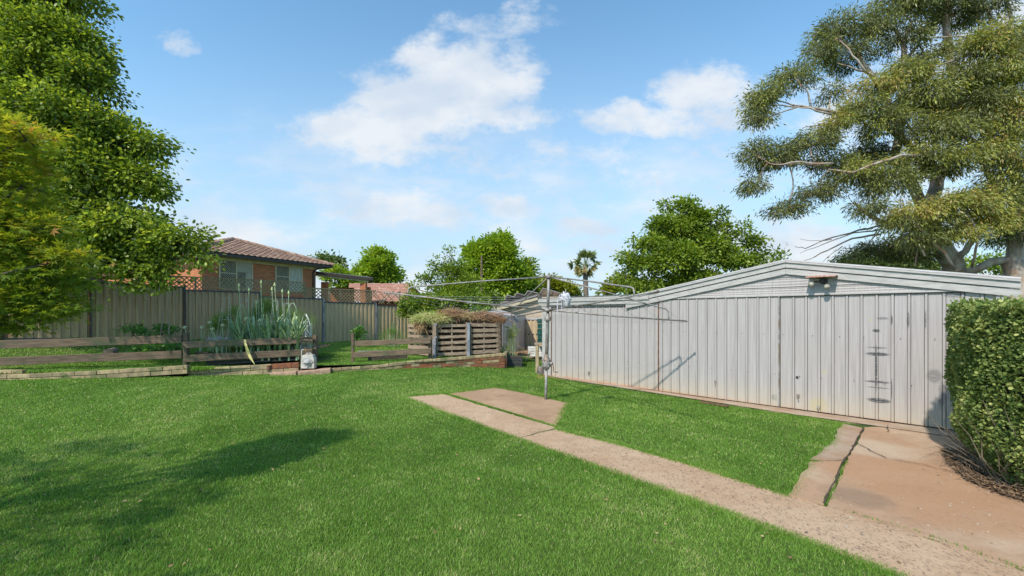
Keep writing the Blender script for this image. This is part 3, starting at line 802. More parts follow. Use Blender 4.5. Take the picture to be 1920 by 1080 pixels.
for px, py in ((1342, 716), (1497, 742), (1535, 764), (1105, 698)):
    t = t_of(px); z_ = shed_z(px, py); mb = MB()
    mb.box((t - 0.02, -0.035, z_ - 0.01), (t + 0.02, -0.014, z_ + 0.03)); mb.tube([(t, -0.03, z_), (t + 0.004, -0.05, z_ - 0.02), (t + 0.01, -0.04, z_ - 0.07)], 0.008)
    mb.obj('latch', STEEL, shed, local=True)
mb = MB(); mb.lathe((t_of(1495), -0.012, shed_z(1495, 707)), [(0.022, 0), (0.022, 0.006)], 12, (0, -1, 0)); mb.obj('keyhole', BLACK, shed, local=True)
for k in range(40):
    mb = MB(); t = PH + (k - 28) * .1915 + (.096 if k % 3 else .03); z_ = (1.34 if k % 2 else .62) + rnd.uniform(-.006, .006)
    mb.lathe((t, -0.013 if z_ < 2.05 else -0.026, z_), [(0.007, 0), (0.007, 0.004)], 6, (0, -1, 0)); mb.obj('screw', RUST, shed, local=True)

# ================================================================== ROTARY CLOTHESLINE
P0 = at(1023, 755, 8.55); P0.z = float(zf(P0.x, P0.y)) + 0.01
TOP = at(1029, 518, 8.55)
hoist = thing('rotary_clothesline', 'old galvanised rotary clothesline with four bent arms standing in the small slab', 'clothesline', P0)
def along(py): 
    f = (755 - py) / (755 - 518.0); return P0.lerp(TOP, f)
mb = MB(); mb.tube([P0 - Vector((0, 0, .1)), along(690)], 0.027, 12); mb.obj('lower_pole', STEEL, hoist, smooth=True)
mb = MB(); mb.tube([along(690), along(600), along(589)], 0.034, 12); mb.lathe(along(604), [(0.055, 0), (0.062, .02), (0.062, 0.07), (0.05, .09)], 14); mb.obj('sleeve', STEEL, hoist, smooth=True)
mb = MB(); mb.tube([along(592), along(578)], 0.028, 10); mb.obj('rusty_collar', RUST, hoist, smooth=True)
mb = MB(); mb.tube([along(580), along(518)], 0.028, 12); mb.lathe(along(519), [(0.05, -0.03), (0.055, 0), (0.045, 0.03), (0.01, 0.04)], 12); mb.obj('mast', STEEL, hoist, smooth=True)
mb = MB(); gb = along(698)
mb.lathe(gb, [(0.034, 0), (0.055, 0.02), (0.075, 0.07), (0.088, 0.12), (0.086, 0.17), (0.065, 0.22), (0.045, 0.26), (0.042, .30)], 16)
for a in range(0, 360, 60):
    for hh in (0.07, 0.19): mb.lathe(gb + Vector((math.cos(R(a)) * .07, math.sin(R(a)) * .07, hh)), [(0.016, 0), (0.016, 0.022)], 8, (math.cos(R(a)), math.sin(R(a)), 0))
mb.lathe(gb + Vector((0.05, -0.03, 0.13)), [(0.03, 0), (0.03, 0.06), (0.018, 0.075)], 10, (0.9, -0.3, 0)); mb.obj('gearbox', STEEL, hoist, smooth=True)
mb = MB(); c0 = gb + Vector((0.12, -0.05, 0.13)); mb.tube([c0, c0 + Vector((0.01, -0.01, -0.09)), c0 + Vector((0.012, -0.015, -0.15)), c0 + Vector((0.03, -.02, -0.165)), c0 + Vector((0.10, -.03, -0.165))], 0.008, 8); mb.obj('crank_handle', RUST, hoist, smooth=True)
HUB = along(583)
mb = MB(); mb.lathe(HUB + Vector((0, 0, -0.035)), [(0.05, 0), (0.075, 0.015), (0.075, 0.05), (0.05, 0.065)], 12); mb.obj('hub', STEEL, hoist, smooth=True)
arms = [(at(720, 548, 8.12), at(765, 553, 8.19), 'A'), (at(1287, 602, 8.62), at(1254, 599, 8.61), 'B'), (at(1232, 546, 5.85), at(1189, 554, 6.25), 'C'), (at(951, 594.5, 11.0), at(959, 593, 10.7), 'D')]
for tip, mt_, nm in arms:
    mb = MB(); mid = HUB.lerp(tip, 0.5) + Vector((0, 0, -0.015)); mb.tube([HUB, mid, tip], [0.0165, 0.0155, 0.0145], 8)
    mb.tube([tip, tip + (tip - HUB).normalized() * 0.012 + Vector((0, 0, -0.012))], 0.026, 8)
    mb.obj('arm', STEEL, hoist, smooth=True, label='rust stained arm' if nm == 'B' else None)
    up = {'A': 0.155, 'B': 0.20, 'C': 0.125, 'D': 0.11}[nm]
    k = mt_ + (HUB - mt_).normalized() * 0.07 + Vector((0, 0, up)); k2 = mt_ + (HUB - mt_).normalized() * 0.015 + Vector((0, 0, up * 0.8)); k3 = mt_ + Vector((0, 0, up * .4))
    TP = TOP + Vector((0, 0, -0.01)); d_ = (k - TP)
    mb = MB(); mb.tube([TP, TP + d_ * 0.5 + Vector((0, 0, 0.012)), TP + d_ * 0.96, k, k2, k3, mt_], 0.0135, 8); mb.obj('brace', STEEL, hoist, smooth=True)
order = [arms[0], arms[2], arms[1], arms[3]]
for fr in (0.36, 0.52, 0.68, 0.84, 0.98):
    mb = MB()
    for i in range(4):
        a = HUB.lerp(order[i][0], fr); b = HUB.lerp(order[(i+1) % 4][0], fr)
        pts = [a.lerp(b, t / 8) + Vector((0, 0, -0.03 - 0.05 * math.sin(math.pi * t / 8) * fr)) for t in range(9)]
        mb.tube(pts, 0.0022, 4)
    mb.obj('line_wire', WIRE, hoist)
for nm, frs in ((0, (.5, .66, .82)), (1, (.5, .68, .84)), (2, (.4, .6, .8))):
    for fr in frs:
        q = HUB.lerp(arms[nm][0], fr); mb = MB(); mb.box((q.x - .012, q.y - .012, q.z - .045), (q.x + .012, q.y + .012, q.z - .01)); mb.obj('line_clip', STEEL, hoist)
# rag / peg bag hanging on the arm
q = at(1060, 556, 7.55); q2 = HUB.lerp(arms[2][0], 0.42)
bag = thing('peg_bag', 'small crumpled white mesh peg bag hanging from a clothesline wire by the mast', 'peg bag', q)
import bmesh
bm = bmesh.new(); bmesh.ops.create_icosphere(bm, subdivisions=4, radius=1.0)
for v_ in bm.verts:
    p = v_.co; f = 1 + 0.22 * math.sin(p.x * 5 + p.z * 3) * math.sin(p.y * 6 + 1) + 0.12 * math.sin(p.z * 11 + p.x * 8)
    v_.co = Vector((p.x * 0.09 * f, p.y * 0.07 * f, p.z * 0.115 * f - 0.05 - .05 * (p.z < -.3) * p.x))
me = bpy.data.meshes.new('bag_body'); bm.to_mesh(me); bm.free(); me.materials.append(CLOTH)
me.polygons.foreach_set('use_smooth', [True] * len(me.polygons))
o = bpy.data.objects.new('bag_body', me); col.objects.link(o); setm(o, bag, True)
mb = MB(); mb.tube([(0, 0, .06), (0.01, 0, .12)], .006); mb.tube([(-.09, 0, .03), (-.13, 0, -.05), (-.14, 0, -.30)], 0.009); mb.tube([(-.06, -.02, -.08), (-.07, -.02, -.24)], 0.007)
mb.obj('drawstring', CLOTH, bag, local=True)

# ================================================================== STEEL BOUNDARY FENCE AND LATTICE
FD = Vector((1.70, 1.64, 0)); FP0 = Vector((-13.05, 13.7, 0))
FU = FD.normalized(); FN = Vector((FU.y, -FU.x, 0)); FRZ = math.atan2(FU.y, FU.x); FL = FD.length
fence = thing('steel_fence', 'tall tan corrugated steel boundary fence stepping down past the vegetable bed', 'fence', FP0, FRZ)
def ribprof(mb, x0, x1, za, zb_, ztop0, ztop1, pitch=0.19, dep=0.04):
    prof = []; x = x0; i = 0
    while x < x1 - 1e-3:
        a = x; prof += [(a, 0), (a + pitch * 0.40, 0), (a + pitch * 0.50, -dep), (a + pitch * 0.88, -dep)]; x += pitch
    prof = [(min(p, x1), q) for p, q in prof] + [(x1, 0)]
    V = []
    for x, y in prof:
        f = (x - x0) / (x1 - x0); V += [(x, y, za + (zb_ - za) * f), (x, y, ztop0 + (ztop1 - ztop0) * f)]
    mb.add(V, [(2*i, 2*i+2, 2*i+3, 2*i+1) for i in range(len(prof) - 1)])
tops = {-2: (2.9, 2.9), -1: (2.86, 2.80), 0: (2.715, 2.65), 1: (2.545, 2.54), 2: (2.39, 2.355), 3: (2.225, 2.205), 4: (2.12, 2.10), 5: (2.02, 2.0), 6: (1.92, 1.9)}
for k, (z0, z1) in tops.items():
    x0, x1 = k * FL + 0.035, (k + 1) * FL - 0.035
    mb = MB(); ribprof(mb, x0, x1, z0 - 1.83, z1 - 1.83, z0, z1); mb.obj('panel', FENCE if k < 3 else FENCE2, fence, local=True)
    mb = MB(); mb.beam((x0, -0.02, z0), (x1, -0.02, z1), 0.055, 0.05); mb.obj('top_rail', RAIL, fence, local=True)
    mb = MB(); mb.beam((x0, -0.02, z0 - 1.83), (x1, -0.02, z1 - 1.83), 0.055, 0.05); mb.obj('bottom_rail', RAIL, fence, local=True)
    zt = max(z0, tops.get(k - 1, (0, 0))[1]) + 0.03
    mb = MB(); mb.box((k * FL - 0.033, -0.06, z0 - 2.1), (k * FL + 0.033, 0.01, zt)); mb.box((k * FL + 0.012, -0.075, z0 - 1.9), (k * FL + 0.036, -0.062, zt - 0.02))
    mb.obj('post', RAIL if k < 3 else ZINC, fence, local=True)
    if k in (0, 1, 3):
        mb = MB(); mb.box((k * FL - 0.03, -0.068, z0 - (1.0 if k == 3 else 1.9)), (k * FL + 0.006, -0.061, (z0 - 0.05 if k < 3 else z0 - .9))); mb.obj('rust_strip', RUST, fence, local=True)
def lattice(mb, x0, x1, z0, z1, y, pitch=0.145, w=0.032, th=0.008, miss=0.0):
    W = x1 - x0; H = z1 - z0
    for sgn in (1, -1):
        c = -H
        while c < W + H:
            # line x - x0 = c + s, z = s (sgn 1) or z = H - s
            s0 = max(0, -c); s1 = min(H, W - c)
            if s1 - s0 > 0.03 and rnd.random() >= miss:
                pa = (x0 + c + s0, y + sgn * 0.005, z0 + (s0 if sgn > 0 else H - s0)); pb = (x0 + c + s1, y + sgn * 0.005, z0 + (s1 if sgn > 0 else H - s1))
                mb.beam(pa, pb, th, w)
            c += pitch
def lattice_thing(label, x0, x1, z0, z1, miss_from=None):
    t = thing('lattice_screen', label, 'lattice', FP0 + FU * x0, FRZ, 'timber lattice screens above the steel fence')
    L = x1 - x0
    if miss_from:
        mb = MB(); lattice(mb, 0, miss_from - x0, z0, z1, 0.07); mb.obj('lattice_panel', LATT, t, local=True)
        mb = MB(); lattice(mb, miss_from - x0 + .03, L, z0, z1, 0.07, miss=0.38); mb.obj('lattice_panel', LATT, t, local=True, label='broken lattice panel')
    else:
        mb = MB(); lattice(mb, 0, L, z0, z1, 0.07); mb.obj('lattice_panel', LATT, t, local=True)
    mb = MB(); mb.beam((0, 0.065, z1), (L * (0.72 if miss_from else 1), 0.065, z1), 0.03, 0.04); mb.obj('rail', LATT, t, local=True)
    n = max(2, round(L / 1.25))
    for i in range(n + 1):
        x = L * i / n; mb = MB(); mb.box((x - 0.03, 0.085, z0 - 0.6), (x + 0.03, 0.12, z1 + 0.02)); mb.obj('post', LATT, t, local=True)
lattice_thing('weathered timber lattice along the top of the fence in front of the brick house', 0.62 * FL, 2.70 * FL, 2.50, 3.02)
lattice_thing('lower partly broken timber lattice on the fence in front of the patio roof', 2.72 * FL, 4.55 * FL, 2.20, 2.80, 3.95 * FL)

# ================================================================== TIMBER RAIL FENCES
def rail(parent, a, b, wa, wb):
    """board between two traced ends; a, b = (px, top y, bottom y, Y)"""
    A1 = at(a[0], (a[1] + a[2]) / 2, a[3]); B1 = at(b[0], (b[1] + b[2]) / 2, b[3])
    h = (a[2] - a[1]) / F * a[3]
    mid = (A1 + B1) / 2; d_ = B1 - A1
    mb = MB(); L = d_.length
    mb.beam((-L/2, 0, 0), (L/2, 0, 0), 0.045, h, seg=max(4, int(L / 0.5)), jit=0.004, bev=0.006)
    for ex_ in (-L/2 + 0.05, L/2 - 0.05):
        for q in (-h * .25, h * .25): mb.lathe((ex_, -0.022, q), [(0.011, 0), (0.009, 0.006)], 6, (0, -1, 0))
    o = mb.obj('rail', WOOD, None)
    o.parent = parent; pm = MW[parent.name]
    o.matrix_parent_inverse = pm.inverted()
    o.location = mid; o.rotation_mode = 'XYZ'
    o.rotation_euler = (0, -math.asin(d_.z / L), math.atan2(d_.y, d_.x))
    return o
def post(parent, px, y0, y1, Y, w=0.09, dy=0.06, mt=None, down=0.1):
    a = at(px, y0, Y); b = at(px, y1, Y); mb = MB()
    mb.beam((0, 0, b.z - a.z - down), (0, 0, 0), w, w * .9, up=(0, 1, 0), seg=5, jit=0.003, bev=0.006)
    o = mb.obj('post', mt or WOOD, None); o.parent = parent; o.matrix_parent_inverse = MW[parent.name].inverted(); o.location = (a.x, a.y + dy, a.z)
    return o
tf = thing('timber_rail_fence', 'dark weathered two rail timber fence in front of the vegetable bed', 'fence', (at(345, 687, 11).x, 11, 0.4))
rail(tf, (-70, 640, 656, 10.3), (341, 629, 642.5, 11.0), 0, 0); rail(tf, (-70, 673, 688.5, 10.3), (341, 657.5, 671, 11.0), 0, 0)
rail(tf, (342, 640.4, 653.2, 10.97), (586, 631.2, 643, 11.75), 0, 0); rail(tf, (344, 666, 679.3, 10.97), (586, 654.3, 665.6, 11.75), 0, 0)
post(tf, 346, 624, 688, 11.0, 0.11); post(tf, 589, 628.5, 683, 11.8, 0.10); post(tf, -50, 636, 695, 10.35, 0.11)
tf2 = thing('timber_rail_fence', 'short two rail timber fence with its own posts left of the compost bins', 'fence', (at(660, 682, 12.2).x, 12.2, 0.37))
rail(tf2, (665, 639.5, 649.5, 12.2), (807, 633.8, 643, 12.55), 0, 0); rail(tf2, (663, 660.5, 671, 12.2), (808, 653.3, 662.3, 12.55), 0, 0)
post(tf2, 660, 624.5, 682, 12.2, 0.075); post(tf2, 806, 631, 671, 12.6, 0.10)

# ================================================================== BRICK EDGING AND WALL
PALE = M('mossy_pale_brick', (0.34, 0.25, 0.14), (0.19, 0.15, 0.085), 6, rough=0.9, bump=0.4, c3=(0.10, 0.12, 0.04), s3=3.2)
PALE2 = M('cream_brick', (0.42, 0.32, 0.175), (0.27, 0.20, 0.11), 9, rough=0.9, bump=0.4)
REDB = M('red_wall_brick', (0.27, 0.09, 0.04), (0.15, 0.065, 0.035), 9, rough=0.9, bump=0.4, c3=(0.12, 0.11, 0.05), s3=2.2)
MORT = M('mortar', (0.16, 0.12, 0.08), (0.08, 0.07, 0.04), 8, rough=0.95)
def bricks(mb, poly, z_of, L, h, dep, red=lambda s: 0.0, gap=0.012, z_min=None, stagger=0.0):
    """bricks laid along the polyline, top at z_of(s)"""
    ln = [0]; 
    for a, b in zip(poly, poly[1:]): ln.append(ln[-1] + math.dist(a, b))
    def pt(s):
        s = min(max(s, 0), ln[-1])
        for i in range(len(poly) - 1):
            if s <= ln[i+1] + 1e-9:
                t = (s - ln[i]) / (ln[i+1] - ln[i]); return Vector((poly[i][0] + (poly[i+1][0]-poly[i][0])*t, poly[i][1] + (poly[i+1][1]-poly[i][1])*t, 0))
    s = -stagger
    while s < ln[-1] - 0.03:
        e = min(s + L * rnd.uniform(.97, 1.03), ln[-1]); b0 = max(s, 0)
        a, b = pt(b0 + gap/2), pt(e - gap/2); z0, z1 = z_of(b0), z_of(e)
        a.z = z0 - h/2 + rnd.uniform(-.003, .003); b.z = z1 - h/2 + rnd.uniform(-.003, .003)
        if e - b0 > 0.04 and (z_min is None or a.z + h/2 > z_min(a)):
            off = rnd.uniform(-.005, .005); mb.cur = 2 if rnd.random() < red((b0 + e)/2) else rnd.choice([0, 0, 1])
            mb.beam(a + Vector((0, off, 0)), b + Vector((0, off, 0)), dep, h, bev=0.006)
        s = e
    mb.cur = 0
    return ln[-1], pt
def edgepoly(rows): return [(at(px, py, Y).x, Y) for px, py, Y in rows], [at(px, py, Y).z for px, py, Y in rows]
BM = [PALE, PALE2, REDB]
rows = [(-70, 704, 9.95), (40, 701.5, 10.1), (200, 694, 10.3), (354, 684.5, 10.55)]
pl, zz = edgepoly(rows)
def zlerp(pl, zz):
    ln = [0]
    for a, b in zip(pl, pl[1:]): ln.append(ln[-1] + math.dist(a, b))
    return lambda s: float(np.interp(s, ln, zz))
t = thing('brick_edging', 'low mossy pale brick edging along the lawn under the left rail fence', 'garden edging', (pl[1][0], pl[1][1], .2))
mb = MB(); bricks(mb, pl, zlerp(pl, zz), 0.46, 0.085, 0.14); mb.obj('brick_course', BM, t)
mb = MB(); z_ = zlerp(pl, zz); bricks(mb, pl, lambda s: z_(s) - 0.095, 0.46, 0.10, 0.13, stagger=0.2); mb.obj('brick_course', BM, t)
a = at(-30, 696, 10.1); b = at(41, 694, 10.12)
mb = MB(); bricks(mb, [(a.x, a.y + .06), (b.x, b.y + .06)], lambda s: a.z + .02, 0.30, 0.08, 0.12); o = mb.obj('loose_brick', BM); tag(o, 'short row of bricks lying on the edging at the far left end', 'bricks')

rows = [(355, 692, 10.7), (470, 685, 10.95), (561, 679.5, 11.2)]
pl, zz = edgepoly(rows)
t = thing('brick_edging', 'low pale brick edging with one red brick in front of the black garden bed', 'garden edging', (pl[0][0], pl[0][1], .2))
mb = MB(); bricks(mb, pl, zlerp(pl, zz), 0.46, 0.12, 0.11, red=lambda s: 1.0 if s > 1.95 else 0.0); mb.obj('brick_course', BM, t)
mb = MB(); z_ = zlerp(pl, zz); bricks(mb, pl, lambda s: z_(s) - 0.13, 0.46, 0.12, 0.11, stagger=0.2); mb.obj('brick_course', BM, t)
rows = [(512, 698, 11.0), (560, 695.5, 11.05), (620, 690, 11.3)]
mb = MB(); pl, zz = edgepoly(rows)
for i in range(2): mb.beam(Vector((*pl[i], zz[i] - .09)), Vector((*pl[i+1], zz[i+1] - .09)), 0.34, 0.18, seg=4, jit=0.008, bev=0.015)
o = mb.obj('stone_step', M('pink_stone', (0.42, 0.27, 0.18), (0.30, 0.19, 0.13), 12, rough=0.95, bump=0.7)); tag(o, 'flat pinkish stone slab at the gap between the two rail fences', 'stone slab')
rows = [(604, 691.5, 11.45), (700, 684.5, 11.8), (800, 674, 12.25), (880, 667.5, 12.55), (946, 662, 12.75)]
pl, zz = edgepoly(rows)
wall = thing('brick_wall', 'low brick retaining wall with pale cap rising towards the compost bins', 'wall', (pl[0][0], pl[0][1], .2))
z_ = zlerp(pl, zz); zm = lambda a: float(zf(a.x, a.y)) - 0.03
mb = MB(); bricks(mb, pl, z_, 0.235, 0.075, 0.13); mb.obj('coping', BM, wall)
mb = MB()
for c in range(1, 7): bricks(mb, pl, lambda s: z_(s) - 0.083 * c, 0.235, 0.073, 0.11, red=lambda s: (0.0 if c < 2 else 0.35) if s < 2.0 else (0.8 if s < 5 else .9), z_min=zm, stagger=0.12 * (c % 2))
mb.obj('brick_body', BM, wall)
mb = MB()
for i in range(len(pl) - 1): mb.beam(Vector((*pl[i], zz[i] - .32)) + Vector((0, .005, 0)), Vector((*pl[i+1], zz[i+1] - .32)) + Vector((0, .005, 0)), 0.10, 0.60)
mb.obj('mortar', MORT, wall)
e0 = Vector((*pl[-1], 0)); mb = MB()
for c in range(0, 6): bricks(mb, [(e0.x, e0.y), (e0.x + .05, e0.y + 1.0)], lambda s: zz[-1] - 0.003 - 0.083 * c, 0.235, 0.073, 0.11, red=lambda s: 0.0 if c < 1 else .8, stagger=.1 * (c % 2))
mb.obj('brick_return', BM, wall)

# ================================================================== VEGETABLE BED
def ribbon(mb, base, dirv, length, width, rise, droop, n=7, fold=0.25):
    """strap leaf: goes up, arches over along dirv"""
    base = Vector(base); d_ = Vector(dirv).normalized(); sd = Vector((-d_.y, d_.x, 0))
    V = []
    for i in range(n + 1):
        t = i / n
        p = base + d_ * (length * (0.16 * t + (1 - rise) * t * t)) + Vector((0, 0, length * (rise * t * 1.25 - droop * t ** 3)))
        w_ = width * (0.75 + 0.5 * t) * (1 - t ** 4) * 0.5 + 0.001
        V += [p - sd * w_ + Vector((0, 0, w_ * fold)), p, p + sd * w_ + Vector((0, 0, w_ * fold))]
    Fs = []
    for i in range(n): Fs += [(3*i, 3*i+1, 3*i+4, 3*i+3), (3*i+1, 3*i+2, 3*i+5, 3*i+4)]
    mb.add(V, Fs)
LEEK = M('leek_leaf', (0.15, 0.235, 0.085), (0.26, 0.35, 0.16), 6, rough=0.5, c3=(0.40, 0.46, 0.27), s3=5)
LEEKY = M('yellowed_leaf', (0.42, 0.36, 0.12), (0.30, 0.30, 0.10), 6, rough=0.6)
STALK = M('pale_stalk', (0.30, 0.40, 0.22), (0.36, 0.44, 0.28), 6, rough=0.4)
HEAD = M('seed_head', (0.50, 0.47, 0.28), (0.38, 0.38, 0.20), 60, rough=0.8, bump=0.8)
BUD = M('pale_bud', (0.42, 0.52, 0.18), (0.5, 0.55, 0.3), 30, rough=0.6)
LLAB = 'grey green leek with strap leaves crowded in the bed behind the second timber rail'
def leek(px, py, Y, h=0.85, n=9, stalk=None, curve=0.0, label=None, head='bud', lean=0.0, leaf_w=0.05):
    b = at(px, py, Y)
    t = thing('leek_plant', label or LLAB, 'leek', b, rnd.uniform(0, 6.28) if not stalk else 0.0, 'leeks growing in the raised bed')
    mb = MB(); mb.tube([(0, 0, -0.05), (0, 0, 0.22)], [0.028, 0.024], 8); mb.obj('stem', STALK, t, local=True)
    mb = MB()
    for i in range(n):
        a = rnd.uniform(0, 6.28); L = h * rnd.uniform(0.65, 1.1)
        ribbon(mb, (0, 0, 0.08 + 0.02 * i), (math.cos(a), math.sin(a), 0), L, leaf_w * rnd.uniform(.7, 1.2), rnd.uniform(0.62, 0.92), rnd.uniform(0.05, 0.40))
    mb.obj('leaf_fan', LEEK, t, local=True)
    if stalk:
        H = stalk; pts = []
        for i in range(13):
            s_ = i / 12
            if curve:
                # swan neck: rises, loops over sideways and hangs
                ang = s_ * math.pi * 1.15
                pts.append((curve * 0.5 * (1 - math.cos(max(0, (s_ - .55) / .45) * math.pi)) + lean * s_, 0, H * (s_ / .72 if s_ < .72 else 1 + .08 * math.sin((s_-.72)/.28*math.pi) - .22 * ((s_-.72)/.28)**2)))
            else: pts.append((lean * s_ * s_ + 0.02 * math.sin(s_ * 5), 0.015 * math.sin(s_ * 4), H * s_))
        mb = MB(); mb.tube(pts, [0.014 - 0.006 * i / 12 for i in range(13)], 6); mb.obj('flower_stalk', STALK, t, local=True, smooth=True)
        mb = MB(); e = Vector(pts[-1]); dr = (e - Vector(pts[-2])).normalized()
        if head == 'bud': mb.lathe(e - dr * .01, [(0.008, 0), (0.026, 0.02), (0.030, 0.045), (0.016, 0.075), (0.004, 0.12)], 8, dr); mt_ = BUD
        else: mb.lathe(e - dr * .01, [(0.01, 0), (0.035, .012), (0.050, .035), (0.052, .055), (0.038, .085), (0.01, .10)], 12, dr); mt_ = HEAD
        mb.obj('flower_head', mt_, t, local=True, smooth=True)
    return t
# soil of the bed and its black plastic wall
bedb = thing('garden_bed', 'long black edged raised garden bed behind the second timber rail', 'garden bed', at(480, 680, 11.5))
mb = MB(); a = at(388, 686, 11.35); b = at(566, 675.5, 11.9)
for k in range(3): mb.beam(a + Vector((0, -.012 * (k % 2), .04 + 0.075 * k)), b + Vector((0, -.012 * (k % 2), .04 + 0.075 * k)), 0.03, 0.07, bev=0.01)
mb.obj('bed_edge', BLACK, bedb)
mb = MB(); V = []; nb = 24
for i in range(nb + 1):
    for j in range(9):
        p = a.lerp(b, i / nb) + Vector((0, j * 0.24, 0)); V.append((p.x, p.y, a.z + 0.20 + 0.05 * rnd.random() + 0.02 * j))
mb.add(V, [(i*9+j, (i+1)*9+j, (i+1)*9+j+1, i*9+j+1) for i in range(nb) for j in range(8)]); mb.obj('soil', DARKSOIL, bedb)
for i in range(34):
    px = 438 + i * 3.8 + rnd.uniform(-4, 4); Y = rnd.choice([11.75, 12.05, 12.4]) + rnd.uniform(-.1, .1)
    leek(px, 672 - (Y - 11.7) * 10, Y, rnd.uniform(0.80, 1.1), rnd.randint(11, 15), leaf_w=.066)
LS = 'tall leek flower stalk, '
for px, top, Y, lean, cv, lab in ((450, 538, 11.9, 0.0, 0, 'leftmost straight one under the first window'), (465, 546, 12.0, .05, 0, 'bent tip, second straight one from left'), (490, 532, 12.2, .02, 0, 'topmost one in the middle of the bed'),
                          (514, 545, 12.0, -.03, 0, 'just right of the tallest'), (521, 537, 12.0, -.06, 0, 'leaning left, with the fattest bud'), (531, 549, 12.2, .0, 0, 'below the second window'),
                          (541, 552, 12.0, .03, 0, 'last straight one before the drooping stalk'), (537, 572, 11.9, 0, .28, 'drooping one curling down at the right end'), (444, 575, 11.8, .0, .22, 'looped one curling at the left of the clump'), (482, 570, 12.3, 0, 0, 'shorter one below the rest')):
    H = (672 - top) / F * Y
    leek(px, 672, Y, 0.7, 6, stalk=H, curve=cv, lean=lean, label=LS + lab)
LH_ = 'low onion with cream head, '
for px, hy, by, Y, lab in ((376, 617, 648, 11.6, 'standing alone nearest the fence post'), (399, 608, 645, 11.9, 'upper one of the pair at the bed end'), (407, 620, 650, 11.5, 'largest head above the timber rail'), (417, 613, 645, 11.7, 'rightmost of the low seed heads'),
                      (352, 617, 645, 11.6, 'just right of the fence post'), (470, 600, 650, 11.6, 'in front of the leek leaves, higher head'), (484, 604, 650, 11.6, 'in front of the leek leaves, lower head')):
    leek(px, by + 16, Y, 0.5, 4, stalk=(by + 16 - hy) / F * Y, label=LH_ + lab, head='round', lean=rnd.uniform(-.1, .1), leaf_w=0.03)
# fallen leaf hanging over the rail
mb = MB(); a = at(462, 650, 11.2)
pts = [at(459, 637, 11.28), at(461, 648, 11.2), at(465, 660, 11.2), at(470, 672, 11.15), at(478, 684, 11.1)]
V = []
for i, p in enumerate(pts):
    w_ = [0.02, .03, .045, .035, .004][i]; V += [p - Vector((w_, 0, 0)), p + Vector((w_, 0, 0))]
mb.add(V, [(2*i, 2*i+1, 2*i+3, 2*i+2) for i in range(4)])
o = mb.obj('drooping_leaf', LEEKY); tag(o, 'single yellowing strap leaf hanging down over the timber rails', 'leaf')
FEATHER = leafmat('feathery_green', [(0, (0.117, 0.195, 0.039)), (0.5, (0.221, 0.325, 0.078)), (1, (0.390, 0.390, 0.130))], 0.6, 0.4, 0.2)
def feather_bush(name, label, cat, rows, dens, group=None, mt=None, leaf=0.07):
    lb = lobes_px(rows); base = Vector((lb[0][0], lb[0][1], gz(lb[0][0], lb[0][1])))
    t = thing(name, label, cat, base, group=group)
    crown(lb, dens, 0.13, 26, leaf, 'blade', mt or FEATHER, t, droop=-0.5, shell=(0.1, 1.0), upb=0.2, name='foliage')
    mb = MB()
    for L in lb:
        for k in range(7):
            e = Vector(L[:3]) + Vector((rnd.uniform(-.6, .6) * L[3], rnd.uniform(-.6, .6) * L[4], rnd.uniform(-.2, .9) * L[5]))
            mb.tube([(base.x + (e.x-base.x)*.6, base.y + (e.y-base.y)*.6, base.z), (base.lerp(e, .6).x*.3 + e.x*.7, e.y, base.z + (e.z-base.z)*.5), e], [0.008, 0.006, 0.003], 4)
    mb.obj('stems', STALK, t)
    return t
feather_bush('fennel_bush', 'feathery yellow green fennel behind the leftmost wire cage', 'herb', [(415, 610, 24, 26, 12.7), (438, 592, 14, 24, 12.8), (402, 620, 14, 20, 12.6)], 130, leaf=.09)
feather_bush('fennel_bush', 'tall feathery green fennel behind the middle of the leek bed', 'herb', [(500, 590, 26, 34, 12.9), (475, 600, 20, 26, 12.8), (535, 600, 26, 28, 12.9)], 120, leaf=.09)
feather_bush('fennel_bush', 'wispy yellow fennel beside the white trellis', 'herb', [(563, 608, 13, 30, 12.5), (584, 605, 9, 24, 12.6)], 80, leaf=.09)
feather_bush('dill_plant', 'flowering dill with yellow heads in front of the small grey shed', 'herb', [(957, 640, 11, 22, 13.7), (964, 622, 9, 14, 13.8), (950, 655, 11, 10, 13.6)], 130, leaf=.085, mt=leafmat('dill_green', [(0, (.20, .28, .05)), (1, (.42, .45, .12))], .5, .4))
mb = MB()
dd = [o for o in bpy.data.objects if o.name.startswith('dill_plant')][0]
for i in range(12):
    p = at(rnd.uniform(946, 972), rnd.uniform(606, 632), 13.7)
    mb.lathe(p, [(0.004, -0.04), (0.03, 0), (0.045, .008), (0.02, .014)], 8); mb.tube([p - Vector((0, 0, .35)), p], 0.003, 4)
mb.obj('flower_heads', M('dill_yellow', (0.50, 0.46, 0.10), (0.4, 0.4, .1), 30, rough=.7), dd)
BEDLEAF = leafmat('garden_leaf', [(0, (0.060, 0.150, 0.030)), (0.5, (0.120, 0.285, 0.045)), (1, (0.300, 0.450, 0.075))], 0.45, 0.35)
def bush(name, label, cat, rows, mt, leaf, kind, per, cr=0.14, lp=26, group=None, stem=0.012, **kw):
    lb = lobes_px(rows); base = Vector((lb[0][0], lb[0][1], gz(lb[0][0], lb[0][1])))
    t = thing(name, label, cat, base, group=group)
    o, tips = crown(lb, per, cr, lp, leaf, kind, mt, t, name='foliage', **kw)
    mb = MB()
    for c, C in tips:
        limb(mb, base, c, stem * 1.6, stem, 0.1, 4, 5)
        for q in C[:10]: limb(mb, c, q, stem * .7, 0.003, 0.1, 3, 4)
    mb.obj('stems', BARK, t)
    return t
bush('vegetable_plant', 'low dark leafy plant at the foot of the steel fence left of the stakes', 'plant', [(250, 618, 20, 10, 13.6), (265, 625, 14, 10, 13.4)], BEDLEAF, 0.07, 'oval', 30, 0.1, 18)
